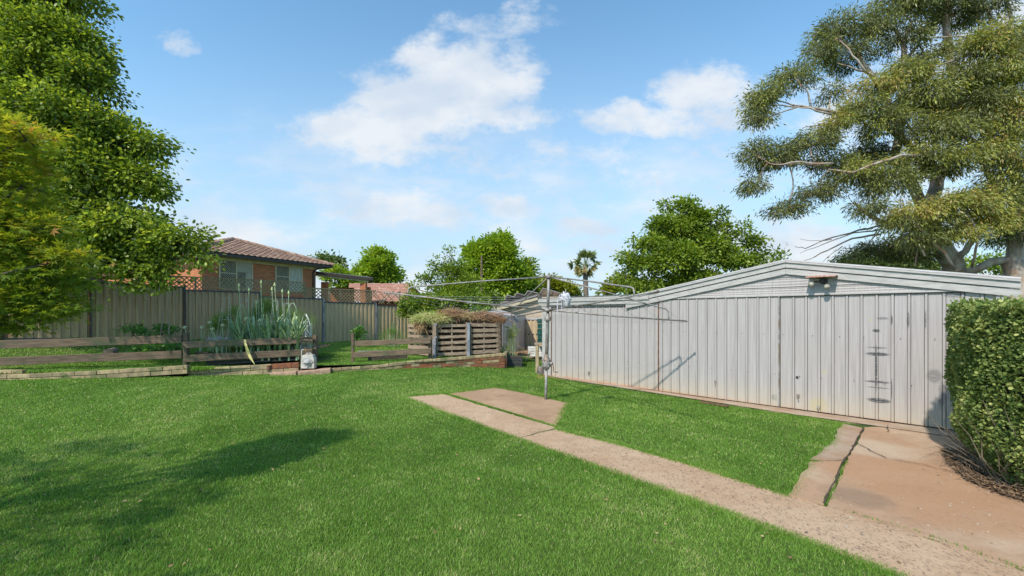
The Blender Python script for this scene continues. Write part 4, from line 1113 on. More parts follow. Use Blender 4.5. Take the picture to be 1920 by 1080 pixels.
bush('vegetable_plant', 'leafy plant with small white flowers between the two bare stakes', 'plant', [(303, 620, 22, 12, 13.6), (325, 622, 12, 10, 13.6)], BEDLEAF, 0.07, 'oval', 30, 0.1, 18)
bush('vegetable_plant', 'low green plant seen between the rails left of the first fence post', 'plant', [(300, 655, 28, 9, 12.0), (330, 653, 16, 8, 12.0), (262, 654, 14, 7, 12.3)], BEDLEAF, 0.08, 'oval', 34, 0.1, 18)
bush('vegetable_plant', 'yellow green ground plant seen under the top rail left of the leeks', 'plant', [(420, 658, 26, 6, 12.0), (450, 657, 20, 6, 12.1)], leafmat('yellow_leaf', [(0, (0.13, 0.17, 0.02)), (1, (0.36, 0.34, 0.05))], .5, .35), 0.06, 'oval', 44, 0.07, 18)
bush('vegetable_plant', 'small round bright green plant against the fence above the rail post', 'plant', [(673, 624, 12, 11, 16.2), (668, 632, 8, 8, 16.2)], BEDLEAF, 0.08, 'oval', 50, 0.12, 24)
feather_bush('fern_plant', 'bushy bright green asparagus fern against the fence near the zinc post', 'plant', [(735, 628, 22, 16, 16.8), (722, 634, 14, 10, 16.6), (736, 612, 6, 12, 17), (752, 634, 10, 8, 16.8)], 46, mt=leafmat('fern_green', [(0, (0.07, 0.17, 0.02)), (1, (0.20, 0.34, 0.05))], .5, .4), leaf=0.09)
FLOWER = M('mauve_flower', (0.50, 0.36, 0.50), (0.6, 0.5, 0.6), 30, rough=.8)
t = thing('flower_clump', 'low clump of mauve flowers above the rail left of the leeks', 'flowers', at(400, 640, 11.7))
mb = MB()
for i in range(60):
    p = at(rnd.uniform(388, 432), rnd.uniform(632, 642), 11.7 + rnd.uniform(-.15, .15)); mb.lathe(p, [(0.004, -.01), (0.018, 0), (0.012, .012)], 5)
mb.obj('blossoms', FLOWER, t)
mb = MB()
for i in range(30): p = at(rnd.uniform(388, 432), 640, 11.7); mb.tube([p - Vector((0, 0, .3)), p], .004, 4)
mb.obj('stems', STALK, t)
CAGE = M('cage_wire', (0.50, 0.48, 0.44), (0.35, 0.30, 0.25), 20, rough=.5, metal=.3)
def cage(px, ytop, ybot, Y, w0, w1, label, tilt=0.0):
    a = at(px, ytop, Y); b = at(px, ybot, Y); H = a.z - b.z
    t = thing('wire_cage', label, 'plant support', b, 0.3, 'tapered wire plant cages in the bed')
    wt, wb = w0 * Y / F / 2, w1 * Y / F / 2
    for sx, sy in ((1, 1), (1, -1), (-1, 1), (-1, -1)):
        mb = MB(); mb.tube([(sx*wb, sy*wb, 0), (sx*wt + tilt, sy*wt, H)], 0.006, 5); mb.obj('leg', CAGE, t, local=True)
    for f in (0.18, 0.55, 1.0):
        w_ = wb + (wt - wb) * f; x0 = tilt * f; mb = MB()
        mb.tube([(-w_+x0, -w_, H*f), (w_+x0, -w_, H*f), (w_+x0, w_, H*f), (-w_+x0, w_, H*f), (-w_+x0, -w_, H*f)], 0.006, 5); mb.obj('ring', CAGE, t, local=True)
cage(419, 558, 650, 12.1, 8, 22, 'white tapered wire cage left of the leeks, the tallest and clearest', 0.08)
cage(458, 559, 650, 12.5, 8, 20, 'tapered wire cage behind the left end of the leeks')
cage(480, 562, 650, 12.6, 8, 20, 'tapered wire cage deep in the leeks left of the tallest stalk')
cage(513, 564, 650, 12.5, 7, 18, 'narrow wire cage behind the fat budded stalk', 0.05)
cage(538, 569, 650, 12.3, 9, 14, 'upright wire cage at the right end of the leeks')
# white trellis arch
b = at(573, 672, 12.0); t = thing('garden_trellis', 'white arched metal trellis at the right end of the leek bed', 'trellis', b)
k = 12.0 / F; W = 10 * k; H = (672 - 590) * k
mb = MB()
for sx in (-1, 1):
    pts = [Vector((b.x + sx * W * 0.95, b.y, b.z)), Vector((b.x + sx * W, b.y, b.z + H * .55)), Vector((b.x + sx * W * .9, b.y, b.z + H * .75)), Vector((b.x + sx * W * .45, b.y, b.z + H * .92)), Vector((b.x, b.y, b.z + H * 1.02))]
    mb.tube(pts, 0.016, 6)
mb.obj('frame', WHITE, t, smooth=True)
for f in (0.2, 0.50, 0.74):
    mb = MB(); mb.tube([(b.x - W, b.y, b.z + H * f), (b.x + W, b.y, b.z + H * f)], 0.012, 6); mb.obj('crossbar', WHITE, t)
for i in range(7):
    x = b.x - W + 2 * W * (i + .5) / 7; mb = MB(); mb.tube([(x, b.y + .01, b.z + .02), (x, b.y + .01, b.z + H * (0.52 if i not in (2, 3, 4) else 0.86))], 0.007, 5); mb.obj('bar', WHITE, t)
mb = MB(); mb.tube([(b.x - W * .1, b.y, b.z + H * .72), (b.x + W * .9, b.y, b.z + H * .52)], 0.012, 5); mb.tube([(b.x - W * .45, b.y, b.z + H * .9), (b.x - W * .1, b.y, b.z + H * .52)], 0.012, 5); mb.obj('bar', WHITE, t)
STK = M('bare_stick', (0.36, 0.28, 0.19), (0.22, 0.17, 0.12), 6, (1, 1, .2), .8)
for p0, p1, Y, lab in (((299, 629), (307, 574), 13.2, 'long leaning bare garden stake left of the first fence post'), ((315, 629), (318, 596), 13.2, 'short upright bare stake nearer the fence post'), ((742, 640), (747, 602), 16.4, 'bare leaning stake standing in the asparagus fern')):
    a, b = at(*p0, Y), at(*p1, Y); a.z -= 0.25
    mb = MB(); mb.tube([a, a.lerp(b, .5) + Vector((.01, 0, 0)), b], [0.02, .018, .014], 6); o = mb.obj('garden_stake', STK, smooth=True); tag(o, lab, 'stake', 'bare garden stakes')
a = at(202, 664, 11.6); b = at(214, 658, 12.1)
mb = MB(); mb.tube([a + Vector((0, 0, .03)), b], [0.11, 0.10], 12); o = mb.obj('cut_log', M('old_log', (0.2, .15, .12), (.1, .08, .06), 12, rough=.9, bump=.5)); tag(o, 'short cut log lying in the grass behind the left rails', 'log')
mb = MB(); a, b = at(368, 661, 11.3), at(392, 662, 11.35); mb.beam(a, b, .1, .06, bev=.01); o = mb.obj('edging_plank', WOOD); tag(o, 'short dark plank lying between the rails at the bed end', 'plank')
# second bed frame seen through the short fence
mb = MB(); a, b = at(690, 672.5, 12.7), at(764, 669, 13.0); mb.beam(a, b, .05, .17, seg=4, jit=.004, bev=.01); o = mb.obj('sleeper', M('black_sleeper', (.05, .04, .035), (.09, .07, .05), 7, rough=.9, bump=.4)); tag(o, 'dark timber sleeper lying on the grass under the short rail fence', 'sleeper')
mb = MB(); a, b = at(672, 660.5, 13.3), at(738, 659.5, 13.6); mb.beam(a, b, .5, .05, bev=.01); o = mb.obj('flat_board', M('grey_board', (.20, .19, .18), (.12, .11, .10), 7, rough=.9)); tag(o, 'flat grey board lying on the grass behind the short rail fence', 'board')
# hose reel and tap
k = 11.25 / F; c = at(579, 677.5, 11.25)
reel = thing('hose_reel', 'small cream plastic hose reel box standing on the stone slab', 'hose reel', at(579, 691, 11.25))
mb = MB(); W, H, D = 25 * k, 26 * k, 0.15
pr = [(-.5, -.5), (.5, -.5), (.5, .18), (.36, .48), (.2, .5), (-.2, .5), (-.4, .44), (-.47, .2)]
V = [(c.x + x * W, c.y + y, c.z + z * H) for y in (-D/2, D/2) for x, z in pr]; n = len(pr)
mb.add(V, [tuple(range(n)), tuple(range(2*n - 1, n - 1, -1))] + [(i, i + n, (i+1) % n + n, (i+1) % n) for i in range(n)])
o = mb.obj('case', PLAST, reel); bv = o.modifiers.new('bevel', 'BEVEL'); bv.width = 0.012; bv.segments = 2
mb = MB(); mb.lathe((c.x - .005, c.y - D/2 - .002, c.z - .02), [(0.125, 0), (0.12, 0.012), (0.10, 0.006), (0.095, 0.010), (0.05, 0.006)], 24, (0, -1, 0)); mb.obj('drum', PLASTG, reel)
mb = MB(); mb.lathe((c.x - .005, c.y - D/2 - .012, c.z - .02), [(0.05, 0), (0.045, .012), (0.02, .016)], 16, (0, -1, 0)); mb.obj('hub_cap', PLAST, reel)
mb = MB(); mb.tube([(c.x - .07, c.y, c.z + H * .5), (c.x - .05, c.y, c.z + H * .5 + .03), (c.x + .05, c.y, c.z + H * .5 + .03), (c.x + .07, c.y, c.z + H * .5)], .012, 6); mb.obj('carry_handle', PLAST, reel)
mb = MB(); mb.beam((c.x - .03, c.y - D/2 - .02, c.z - .16), (c.x + .14, c.y - D/2 - .02, c.z + .02), .012, .02); mb.obj('crank', PLAST, reel)
tap = thing('garden_tap', 'cream upright pipe with a brass tap beside the hose reel', 'tap', at(564.5, 692, 11.2))
a, b = at(564.5, 693, 11.2), at(566, 657, 11.2)
mb = MB(); mb.tube([a, b, b + Vector((.03, 0, .02)), b + Vector((.06, 0, .015))], .016, 8); mb.obj('pipe', PLAST, tap, smooth=True)
mb = MB(); mb.tube([b + Vector((.06, 0, .015)), b + Vector((.12, 0, .01)), b + Vector((.13, 0, -.04))], .014, 8); mb.tube([b + Vector((.09, 0, .01)), b + Vector((.09, 0, .06))], .008, 6); mb.beam(b + Vector((.06, 0, .065)), b + Vector((.12, 0, .065)), .012, .012); mb.obj('tap_head', M('old_brass', (.22, .13, .06), (.12, .08, .04), 20, rough=.5, metal=.6), tap)
mb = MB(); p = at(504.5, 691, 11.0); mb.lathe(p - Vector((0, 0, .04)), [(.05, 0), (.052, .09), (.06, .10), (.06, .12), (.04, .125)], 10); o = mb.obj('iron_cap', RUST); tag(o, 'small rusty iron pipe cap standing in the lawn by the edging', 'pipe cap')

# ================================================================== COMPOST BINS
def pallet(parent, A, B, ztA, ztB, zbA, zbB, rows=6, mids=(0.5,), slat_h=0.095):
    A = Vector(A); B = Vector(B); d_ = (B - A).normalized(); nrm = Vector((d_.y, -d_.x, 0))
    if nrm.y > 0: nrm = -nrm
    mb = MB()
    for i in range(rows):
        f = (i + 0.5) / rows
        za, zb_ = zbA + (ztA - zbA) * f + rnd.uniform(-.012, .012), zbB + (ztB - zbB) * f + rnd.uniform(-.012, .012)
        a = Vector((A.x, A.y, za)) + nrm * .03; b = Vector((B.x, B.y, zb_)) + nrm * .03
        mb.beam(a, b, .018, slat_h * rnd.uniform(.85, 1.15), seg=4, jit=.003)
    for m_ in (0.03,) + tuple(mids) + (0.97,):
        p = A.lerp(B, m_); zb_ = zbA + (zbB - zbA) * m_; zt = ztA + (ztB - ztA) * m_
        mb.beam(Vector((p.x, p.y, zb_)) - nrm * .02, Vector((p.x, p.y, zt)) - nrm * .02, .04, .085, up=nrm)
    return mb.obj('pallet', WOODG, parent)
def ap(px, Y): p = at(px, 600, Y); return (p.x, Y, 0)
zt, zbm = 1.46, 0.45
cb1 = thing('compost_bin', 'left compost bin of grey pallets with straw hanging over its side', 'compost bin', (at(850, 600, 13.1).x, 13.1, zbm), group='compost bins made of pallets')
pallet(cb1, ap(818, 13.1), ap(876, 13.2), zt, zt + .01, zbm - .02, zbm + .02)
pallet(cb1, ap(767, 14.1), ap(814, 13.15), zt - .01, zt, zbm - .02, zbm, mids=(.5,))
pallet(cb1, ap(876, 13.3), ap(868, 14.4), zt, zt, zbm, zbm)
pallet(cb1, ap(767, 14.15), ap(868, 14.5), zt, zt, zbm, zbm)
cb2 = thing('compost_bin', 'right compost bin of grey pallets beside the small grey shed', 'compost bin', (at(905, 600, 13.2).x, 13.2, zbm), group='compost bins made of pallets')
pallet(cb2, ap(881, 13.22), ap(934, 13.35), zt + .01, zt + .01, zbm + .04, zbm + .08)
pallet(cb2, ap(936, 13.4), ap(925, 14.6), zt, zt, zbm + .08, zbm + .1)
pallet(cb2, ap(868, 14.5), ap(925, 14.7), zt, zt, zbm, zbm)
def bpost(par, px, y0, y1, Y, w, mt):
    a, b = at(px, y0, Y), at(px, y1, Y); mb = MB(); mb.box((a.x - w/2, Y - w/2, b.z - .1), (a.x + w/2, Y + w/2, a.z)); mb.obj('post', mt, par)
bpost(cb1, 815, 605, 638, 13.0, .10, WOODG); bpost(cb1, 814.5, 636, 671, 12.95, .09, ZINC); bpost(cb2, 878.5, 605, 666, 13.1, .08, ZINC); bpost(cb2, 936, 608, 663, 13.3, .05, WOOD)
mb = MB(); c = at(817, 609, 12.93); mb.box((c.x - .03, c.y, c.z - .03), (c.x + .03, c.y + .01, c.z + .03)); c = at(817, 632, 12.93); mb.box((c.x - .03, c.y, c.z - .03), (c.x + .03, c.y + .01, c.z + .03)); mb.obj('bracket', ZINC, cb1)
# the heap: a lumpy mound under thousands of stalks
heap = thing('compost_heap', 'tangled heap of dry stalks and straw piled on top of the pallet bins', 'compost heap', at(860, 600, 13.7))
HB = [(800, 604, 30, 17, 13.6, .5), (845, 598, 30, 20, 13.7, .5), (905, 602, 32, 20, 13.8, .5), (875, 600, 30, 16, 13.9, .5), (850, 640, 40, 34, 13.75, .42), (905, 640, 26, 30, 13.9, .42), (815, 642, 30, 30, 13.75, .38)]
mb = MB()
for L in lobes_px(HB):
    bm = bmesh.new(); bmesh.ops.create_icosphere(bm, subdivisions=3, radius=0.9)
    for v_ in bm.verts: v_.co = Vector((L[0] + v_.co.x * L[3], L[1] + v_.co.y * L[4], L[2] + v_.co.z * L[5])) + Vector((rnd.uniform(-1, 1), rnd.uniform(-1, 1), rnd.uniform(-1, 1))) * .03
    mb.add([tuple(v_.co) for v_ in bm.verts], [tuple(v_.index for v_ in f.verts) for f in bm.faces]); bm.free()
mb.obj('heap_core', M('compost', (.05, .03, .018), (.10, .06, .035), 14, rough=.95, bump=.8), heap)
def straw(rows, n, leaf, tint, down, mt=STRAW, name='straw'):
    lb = lobes_px(rows); Ps, Ds, Ts = [], [], []
    for L in lb:
        d_ = sphere_dirs(n); d_[:, 2] = np.abs(d_[:, 2]) * .9 - 0.1; P = np.array(L[:3]) + d_ * np.array(L[3:6]) * (0.85 + .3 * rng.random((n, 1)))
        D = rng.normal(size=(n, 3)); D[:, 2] = D[:, 2] * .5 - down; D[:, :2] += d_[:, :2] * .2
        Ps.append(P); Ds.append(D); Ts.append(np.clip(rng.normal(L[6] if L[6] else tint, .15, n), 0, 1))
    P = np.concatenate(Ps); leaves(name, P, np.concatenate(Ds), leaf * (.5 + rng.random(len(P))), 'blade', mt, np.concatenate(Ts), heap)
straw([(845, 593, 26, 15, 13.6, .45, .28), (905, 598, 28, 15, 13.7, .45, .25), (875, 596, 24, 11, 13.8, .45, .65), (935, 603, 8, 10, 13.5, .2, .2)], 2600, 0.15, .4, 0.0)
straw([(800, 600, 24, 15, 13.4, .45, .92), (830, 600, 16, 14, 13.4, .4, .8)], 2600, 0.19, .9, 0.35)
straw([(787, 612, 7, 18, 13.15, .1, .35)], 350, 0.25, .3, 1.5)
mb = MB()
for i in range(46):
    a = at(rnd.uniform(880, 940), rnd.uniform(590, 602), 13.5 + rnd.uniform(-.2, .3)); e = a + Vector((rnd.uniform(-.5, .7), rnd.uniform(-.4, .2), rnd.uniform(-.15, .16)))
    mb.tube([a, a.lerp(e, .5) + Vector((0, 0, rnd.uniform(.02, .12))), e], [.012, .009, .004], 5)
for i in range(40):
    a = at(rnd.uniform(825, 870), rnd.uniform(582, 600), 13.4); e = a + Vector((rnd.uniform(-.3, .4), rnd.uniform(-.3, .1), rnd.uniform(-.25, .12)))
    mb.tube([a, a.lerp(e, .5) + Vector((0, 0, .05)), e], [.012, .009, .004], 5)
mb.obj('dry_stalks', M('dry_brown_stalk', (.40, .23, .14), (.26, .13, .08), 8, rough=.8), heap)
bush('vegetable_plant', 'green leafy vine sprouting out of the top of the compost heap', 'plant', [(902, 584, 12, 7, 14.4), (890, 582, 8, 6, 14.5)], BEDLEAF, .09, 'oval', 40, .1, 14)
# black planter
k = 13.5 / F; a = at(951, 669, 13.3); b = at(979, 683, 13.3)
pt_ = thing('planter_box', 'low black corrugated planter box at the end of the brick wall', 'planter', (a.x, a.y, b.z))
mb = MB(); z1 = a.z; zz0 = float(zf(a.x, a.y)) - .05
for i in range(3): mb.box((a.x, a.y - .012 * (i % 2), zz0 + (z1 - zz0) * i / 3), (b.x, a.y + .5, zz0 + (z1 - zz0) * (i + 1) / 3 - .008))
mb.obj('box', BLACK, pt_); mb = MB(); mb.box((a.x + .03, a.y + .03, z1 - .012), (b.x - .03, a.y + .46, z1 - .004)); mb.obj('soil', DARKSOIL, pt_)
feather_bush('weed_clump', 'dry grassy weeds behind the black planter box', 'weeds', [(975, 660, 14, 9, 14.4), (990, 665, 8, 6, 14.2)], 40, mt=STRAW, leaf=.12)

# ================================================================== THE FAR CORNER: small grey shed, beige fence, stack, table
gs = thing('garden_shed', 'small low garden shed with curved zinc roof behind the compost bins', 'shed', (at(950, 650, 16).x, 16, .4))
GREYS = M('grey_shed_sheet', (.36, .34, .33), (.30, .28, .27), 3, (2, 2, .5), .55); ZROOF = M('zinc_roof', (.50, .50, .53), (.40, .40, .43), 5, rough=.4, metal=.35)
mb = MB(); A, B = at(942, 600, 15.6), at(971, 600, 16.2)
n = 12
V = []
for i in range(n * 2 + 1):
    p = A.lerp(B, i / (2 * n)); q = Vector((p.x, p.y - (.02 if i % 2 else 0), 0)); V += [(q.x, q.y, .35), (q.x, q.y, 1.68)]
mb.add(V, [(2*i, 2*i+2, 2*i+3, 2*i+1) for i in range(2*n)]); mb.obj('wall_sheet', GREYS, gs)
mb = MB(); A, B = at(882, 600, 17.0), at(942, 600, 15.62); mb.beam((A.x, A.y + .5, 1.0), (B.x, B.y + .5, 1.0), .03, 1.35); mb.obj('painted_interior_shade', DOORGAP, gs)  # near-black sheet standing in for the shade inside the open shed
mb = MB(); a, b = at(971, 600, 16.2), at(985, 600, 18.5); mb.beam((a.x, a.y, 1.0), (b.x, b.y, 1.0), .03, 1.35); mb.obj('wall_sheet', GREYS, gs)
mb = MB(); nn_ = 40; V = []
f0, f1 = at(918, 591, 15.5), at(969, 594, 15.9); f2, f3 = at(878, 580, 18.3), at(905, 580, 18.6)
f0 = at(884, 588, 16.6)
for i in range(nn_ + 1):
    s_ = i / nn_; c = .02 * math.cos(i * math.pi)
    for j in range(7):
        t_ = j / 6; p = f0.lerp(f1, s_) * (1 - t_) + f2.lerp(at(930, 581, 18.8), s_) * t_
        V.append((p.x, p.y, p.z + c + .05 * math.sin(t_ * math.pi)))
mb.add(V, [(i*7+j, (i+1)*7+j, (i+1)*7+j+1, i*7+j+1) for i in range(nn_) for j in range(6)]); o = mb.obj('roof', ZROOF, gs); so_ = o.modifiers.new('s', 'SOLIDIFY'); so_.thickness = .01
bf = thing('steel_fence', 'beige ribbed metal fence behind the small grey shed and green bins', 'fence', (at(960, 600, 18).x, 18, .3))
mb = MB(); A, B = at(940, 600, 18.6), at(1075, 600, 17.6); d_ = (B - A); L = d_.length; u_ = d_.normalized(); nn2 = Vector((u_.y, -u_.x, 0)); mb2 = MB(); ribprof(mb2, 0, L, .3, .3, 1.50, 1.50, .17, .03)
mb.add([tuple(A + u_ * x + nn2 * (-y) - Vector((0, 0, A.z)) + Vector((0, 0, z))) for x, y, z in mb2.v], mb2.f); mb.obj('panel', FENCE3, bf)
mb = MB(); mb.beam((A.x, A.y - .02, 1.53), (B.x, B.y - .02, 1.53), .06, .07); mb.obj('capping', TRIM, bf)
mb = MB(); mb.beam((A.x, A.y, .9), (B.x, B.y, .9), .04, .04); mb.obj('rail', RAIL, bf)
# cream block outbuilding with racks of tilted solar panels
ob = thing('cream_outbuilding', 'cream block outbuilding with a raking roof carrying tilted solar panels', 'building', (at(980, 600, 22).x, 22, .3))
pts = [at(880, 640, 22), at(1060, 640, 22), at(1060, 556, 22), at(1010, 557, 22), at(880, 591, 22)]
dep = Vector((1.2, 8, 0)); mb = MB(); V = [tuple(p) for p in pts] + [tuple(p + dep) for p in pts]; n = 5
mb.add(V, [tuple(range(n)), tuple(range(9, 4, -1))] + [(i, i + n, (i+1) % n + n, (i+1) % n) for i in range(n)]); mb.obj('wall', CBLOCK, ob)
ROOFB = M('dark_brown_roof', (.16, .13, .115), (.08, .065, .06), 6, (1, 6, 6), .6)
mb = MB(); a, b = at(876, 590, 21.8), at(1012, 553, 21.8)
mb.beam(a, b, .06, .16); 
a2, b2 = at(876, 588.5, 21.8), at(1012, 551.5, 21.8)
V = [a2, b2, b2 + dep * 1.0, a2 + dep * 1.0]; V = [tuple(p) for p in V] + [tuple(p + Vector((0, 0, .05))) for p in V]
mb.add(V, [(3, 2, 1, 0), (4, 5, 6, 7), (0, 1, 5, 4), (1, 2, 6, 5), (2, 3, 7, 6), (3, 0, 4, 7)]); mb.obj('roof', ROOFB, ob)
mb = MB(); a, b = at(880, 593, 21.7), at(1008, 560, 21.7); mb.beam(a, b, .05, .12); mb.obj('fascia', CREAM, ob)
PVB = M('panel_back', (.42, .36, .31), (.36, .31, .27), 5, rough=.5); PVF = M('panel_frame', (.30, .27, .25), rough=.4, metal=.2); PVG = M('panel_glass', (.02, .025, .05), rough=.1)
def pv(q, Y, parent, lean=.35):
    """back of a tilted panel: q = four photo corners bottom-left, top-left, top-right, bottom-right"""
    P = [at(*q[0], Y + lean), at(*q[1], Y), at(*q[2], Y + .3), at(*q[3], Y + .3 + lean)]
    c = sum(P, Vector()) / 4; nrm = (P[1] - P[0]).cross(P[2] - P[1]).normalized()
    if nrm.y > 0: nrm = -nrm
    mb = MB(); V = [tuple(p) for p in P] + [tuple(p - nrm * .04) for p in P]
    mb.add(V, [(0, 1, 2, 3), (7, 6, 5, 4), (0, 4, 5, 1), (1, 5, 6, 2), (2, 6, 7, 3), (3, 7, 4, 0)]); o = mb.obj('solar_panel', PVB, parent)
    mb = MB()
    for i in range(4): mb.beam(P[i] + nrm * .012, P[(i+1) % 4] + nrm * .012, .05 if i == 1 else .035, .05 if i == 1 else .035, up=nrm)
    mb.obj('frame', PVF, o)
    mb = MB(); leg = P[3].lerp(P[2], .55) ; mb.tube([leg, Vector((leg.x + .03, leg.y, P[3].z - .25))], .02, 5); mb.obj('leg', ZINC, o)
for q, Y in (([(944, 563), (951, 553.5), (963, 557), (958, 563)], 21.9), ([(960, 562.5), (969, 549.5), (983, 554), (979, 560)], 22.0), ([(981, 558), (990, 545.5), (1009, 550), (1003, 554)], 22.1),
             ([(1008, 557), (1018, 540.5), (1040, 546.5), (1032, 558)], 22.2), ([(1033, 558), (1041, 547), (1065, 554), (1058, 562)], 22.4)):
    pv(q, Y, ob)
mb = MB()
for i in range(4):
    a = at(900 + i * 4, 586 - i * 4.2, 21.75 + .4 * i); b = at(1008, 553.5 - i * .8, 21.75 + .4 * i); mb.beam(a, b, .05, .05)
mb.obj('rack_rail', PVF, ob)
# green crates stack beside the shed corner
GP = M('dark_green_plastic', (.012, .07, .055), (.02, .10, .075), 6, rough=.45)
st = thing('plastic_tower', 'dark green stacked plastic tiers standing between beige fence and shed corner', 'compost tower', (at(1016, 660, 14.6).x, 14.6, .3))
for i in range(5):
    y0, y1 = 598 + i * 9.8, 598 + (i + 1) * 9.8 - 1.2; a, b = at(1008.5, y0, 14.5), at(1034, y1, 14.5); mb = MB()
    mb.box((a.x + .01 * (i % 2), 14.5, b.z), (b.x, 14.95, a.z)); mb.box((a.x - .012, 14.488, a.z - .03), (b.x, 14.49, a.z)); o = mb.obj('tier', GP, st)
tb_ = thing('potting_table', 'narrow timber table against the left end of the long shed', 'table', (at(1012, 690, 12.4).x, 12.4, .1))
mb = MB(); a, b = at(1003, 644, 12.4), at(1030, 647, 12.4); mb.box((a.x, 12.38, b.z), (b.x, 12.8, a.z)); mb.obj('tabletop', WOODG, tb_)
TL = M('pale_leg', (.46, .36, .22), (.3, .22, .13), 8, (1, 1, .3), .8)
for px, Y in ((1006.5, 12.42), (1027, 12.42), (1008, 12.75)):
    a, b = at(px, 647.2, Y), at(px, 692, 12.4); mb = MB(); mb.box((a.x - .035, Y - .03, .02), (a.x + .035, Y + .03, a.z)); mb.obj('leg', TL, tb_)
mb = MB(); p = at(1013, 691, 12.15); mb.lathe(Vector((p.x, p.y, float(zf(p.x, p.y)))), [(.085, 0), (.09, .02), (.09, .20), (.08, .22), (.07, .215)], 12); o = mb.obj('old_tin', M('old_tin', (.22, .18, .15), (.14, .11, .09), 9, rough=.6)); tag(o, 'rusty grey brown tin standing at the foot of the clothesline post side of the shed', 'tin')
mb = MB(); mb2 = MB(); ribprof(mb2, 0, .55, 0, 0, .34, .34, .085, .02)
a = at(990, 669, 14.8); mb.add([(a.x + .02 + z * 0.02 + 0, a.y + z * .25, a.z + x * .6) if False else (a.x + z * 1.45, a.y + .1 * x + y, a.z + x * .62) for x, y, z in mb2.v], mb2.f)
o = mb.obj('corrugated_offcut', WHITE); sm = o.modifiers.new('s', 'SOLIDIFY'); sm.thickness = .006; tag(o, 'white corrugated offcut sheet leaning on edge beyond the lawn', 'metal sheet')
mb = MB(); a = at(1011, 669, 15.0); mb.add([(a.x + z * 1.5, a.y + .1 * x + y, a.z + x * .62) for x, y, z in mb2.v], mb2.f)
o = mb.obj('corrugated_offcut', RAIL); sm = o.modifiers.new('s', 'SOLIDIFY'); sm.thickness = .006; tag(o, 'dark corrugated offcut sheet behind the timber table leg', 'metal sheet')
mb = MB(); a = at(972, 664, 14.6); b = at(992, 666, 14.4); mb.beam(a, b, .12, .07, bev=.01); o = mb.obj('terracotta_tile', REDB); tag(o, 'broken terracotta tile lying in the dirt by the white offcut', 'tile')
# bare red earth at the shed's foot and in the far corner
def clods(name, gen, n, mt, rmin, rmax):
    mb = MB()
    for i in range(n):
        x, y, z = gen(); r_ = rnd.uniform(rmin, rmax) ; bm = bmesh.new(); bmesh.ops.create_icosphere(bm, subdivisions=1, radius=r_)
        sx, sy, sz = rnd.uniform(.7, 1.5), rnd.uniform(.7, 1.4), rnd.uniform(.4, .8)
        V = [(x + v_.co.x * sx, y + v_.co.y * sy, z + v_.co.z * sz + rnd.uniform(-.1, .1) * r_) for v_ in bm.verts]
        mb.add(V, [tuple(v_.index for v_ in f.verts) for f in bm.faces]); bm.free()
    o = mb.obj(name, mt, smooth=False); return tag(o, kind='stuff')
CLAY = M('clay_clod', (.42, .19, .09), (.32, .13, .06), 9, rough=.95, bump=.5)
def g1():
    p = at(rnd.triangular(1002, 1045, 1015), rnd.uniform(688, 712), 1); p = gnd(960 + p.x * F, HZ - (p.z - EYE) * F); return p.x, p.y, p.z
clods('earth_clods', g1, 90, CLAY, .01, .04)
slab('bare_earth', [(.7, 15.0), (2.6, 14.2), (3.5, 15.5), (3.2, 20), (-.2, 20), (-.15, 15.6)], SOIL, .012, seed=20)
slab('bare_earth', [tuple(sw(-.35, .12)[:2]), tuple(sw(-.3, -.6)[:2]), tuple(sw(-.05, 0)[:2]), tuple(sw(0, .15)[:2]), tuple(sw(.6, .20)[:2]), tuple(sw(.3, .27)[:2])], CLAY, .008, seed=21)
mb = MB(); a = G2(1313, 757); b = G2(1366, 766)
mb.beam((a[0], a[1], .04), (b[0], b[1], .04), .05, .02, seg=6, jit=.004); o = mb.obj('rusty_grate', RUST); tag(o, 'narrow rusty drain grate set in the strip along the shed', 'drain grate')
# stones, cracks and weeds on the drive
CR = M('crack_dark', (.06, .04, .03), rough=1.0)
def crack(name, pts, w, seed, label):
    r_ = random.Random(seed); P = [gnd(*p) for p in pts]; out = []
    for a, b in zip(P, P[1:]):
        for i in range(6): out.append(a.lerp(b, i / 6) + Vector((r_.uniform(-.012, .012), r_.uniform(-.012, .012), 0)))
    out.append(P[-1]); V = []
    for i, p in enumerate(out):
        t = (out[min(i+1, len(out)-1)] - out[max(i-1, 0)]).normalized(); s_ = Vector((-t.y, t.x, 0)) * w * r_.uniform(.3, 1.0); z = float(zf(p.x, p.y)) + .0235
        V += [(p.x - s_.x, p.y - s_.y, z), (p.x + s_.x, p.y + s_.y, z)]
    mb = MB(); mb.add(V, [(2*i, 2*i+1, 2*i+3, 2*i+2) for i in range(len(out) - 1)]); o = mb.obj(name, CR); tag(o, kind='structure')
crack('pavement_crack', [(1610, 835), (1660, 862), (1720, 872), (1770, 884), (1800, 892)], .007, 3, '')
crack('pavement_crack', [(1620, 805), (1583, 867), (1545, 949)], .010, 4, '')
crack('pavement_crack', [(1665, 800), (1664, 812)], .010, 5, '')
crack('pavement_crack', [(1735, 820), (1800, 832)], .006, 7, '')
def g2():
    x = rnd.uniform(1560, 1880); y = 960 - (1560 - x) * -.0 + rnd.uniform(-110, 60) ; p = gnd(x, min(1000, max(835, y))); return p.x, p.y, p.z + .012
clods('grit', g2, 90, M('grit', (.16, .12, .09), (.45, .4, .34), 3, rough=.9), .003, .010)

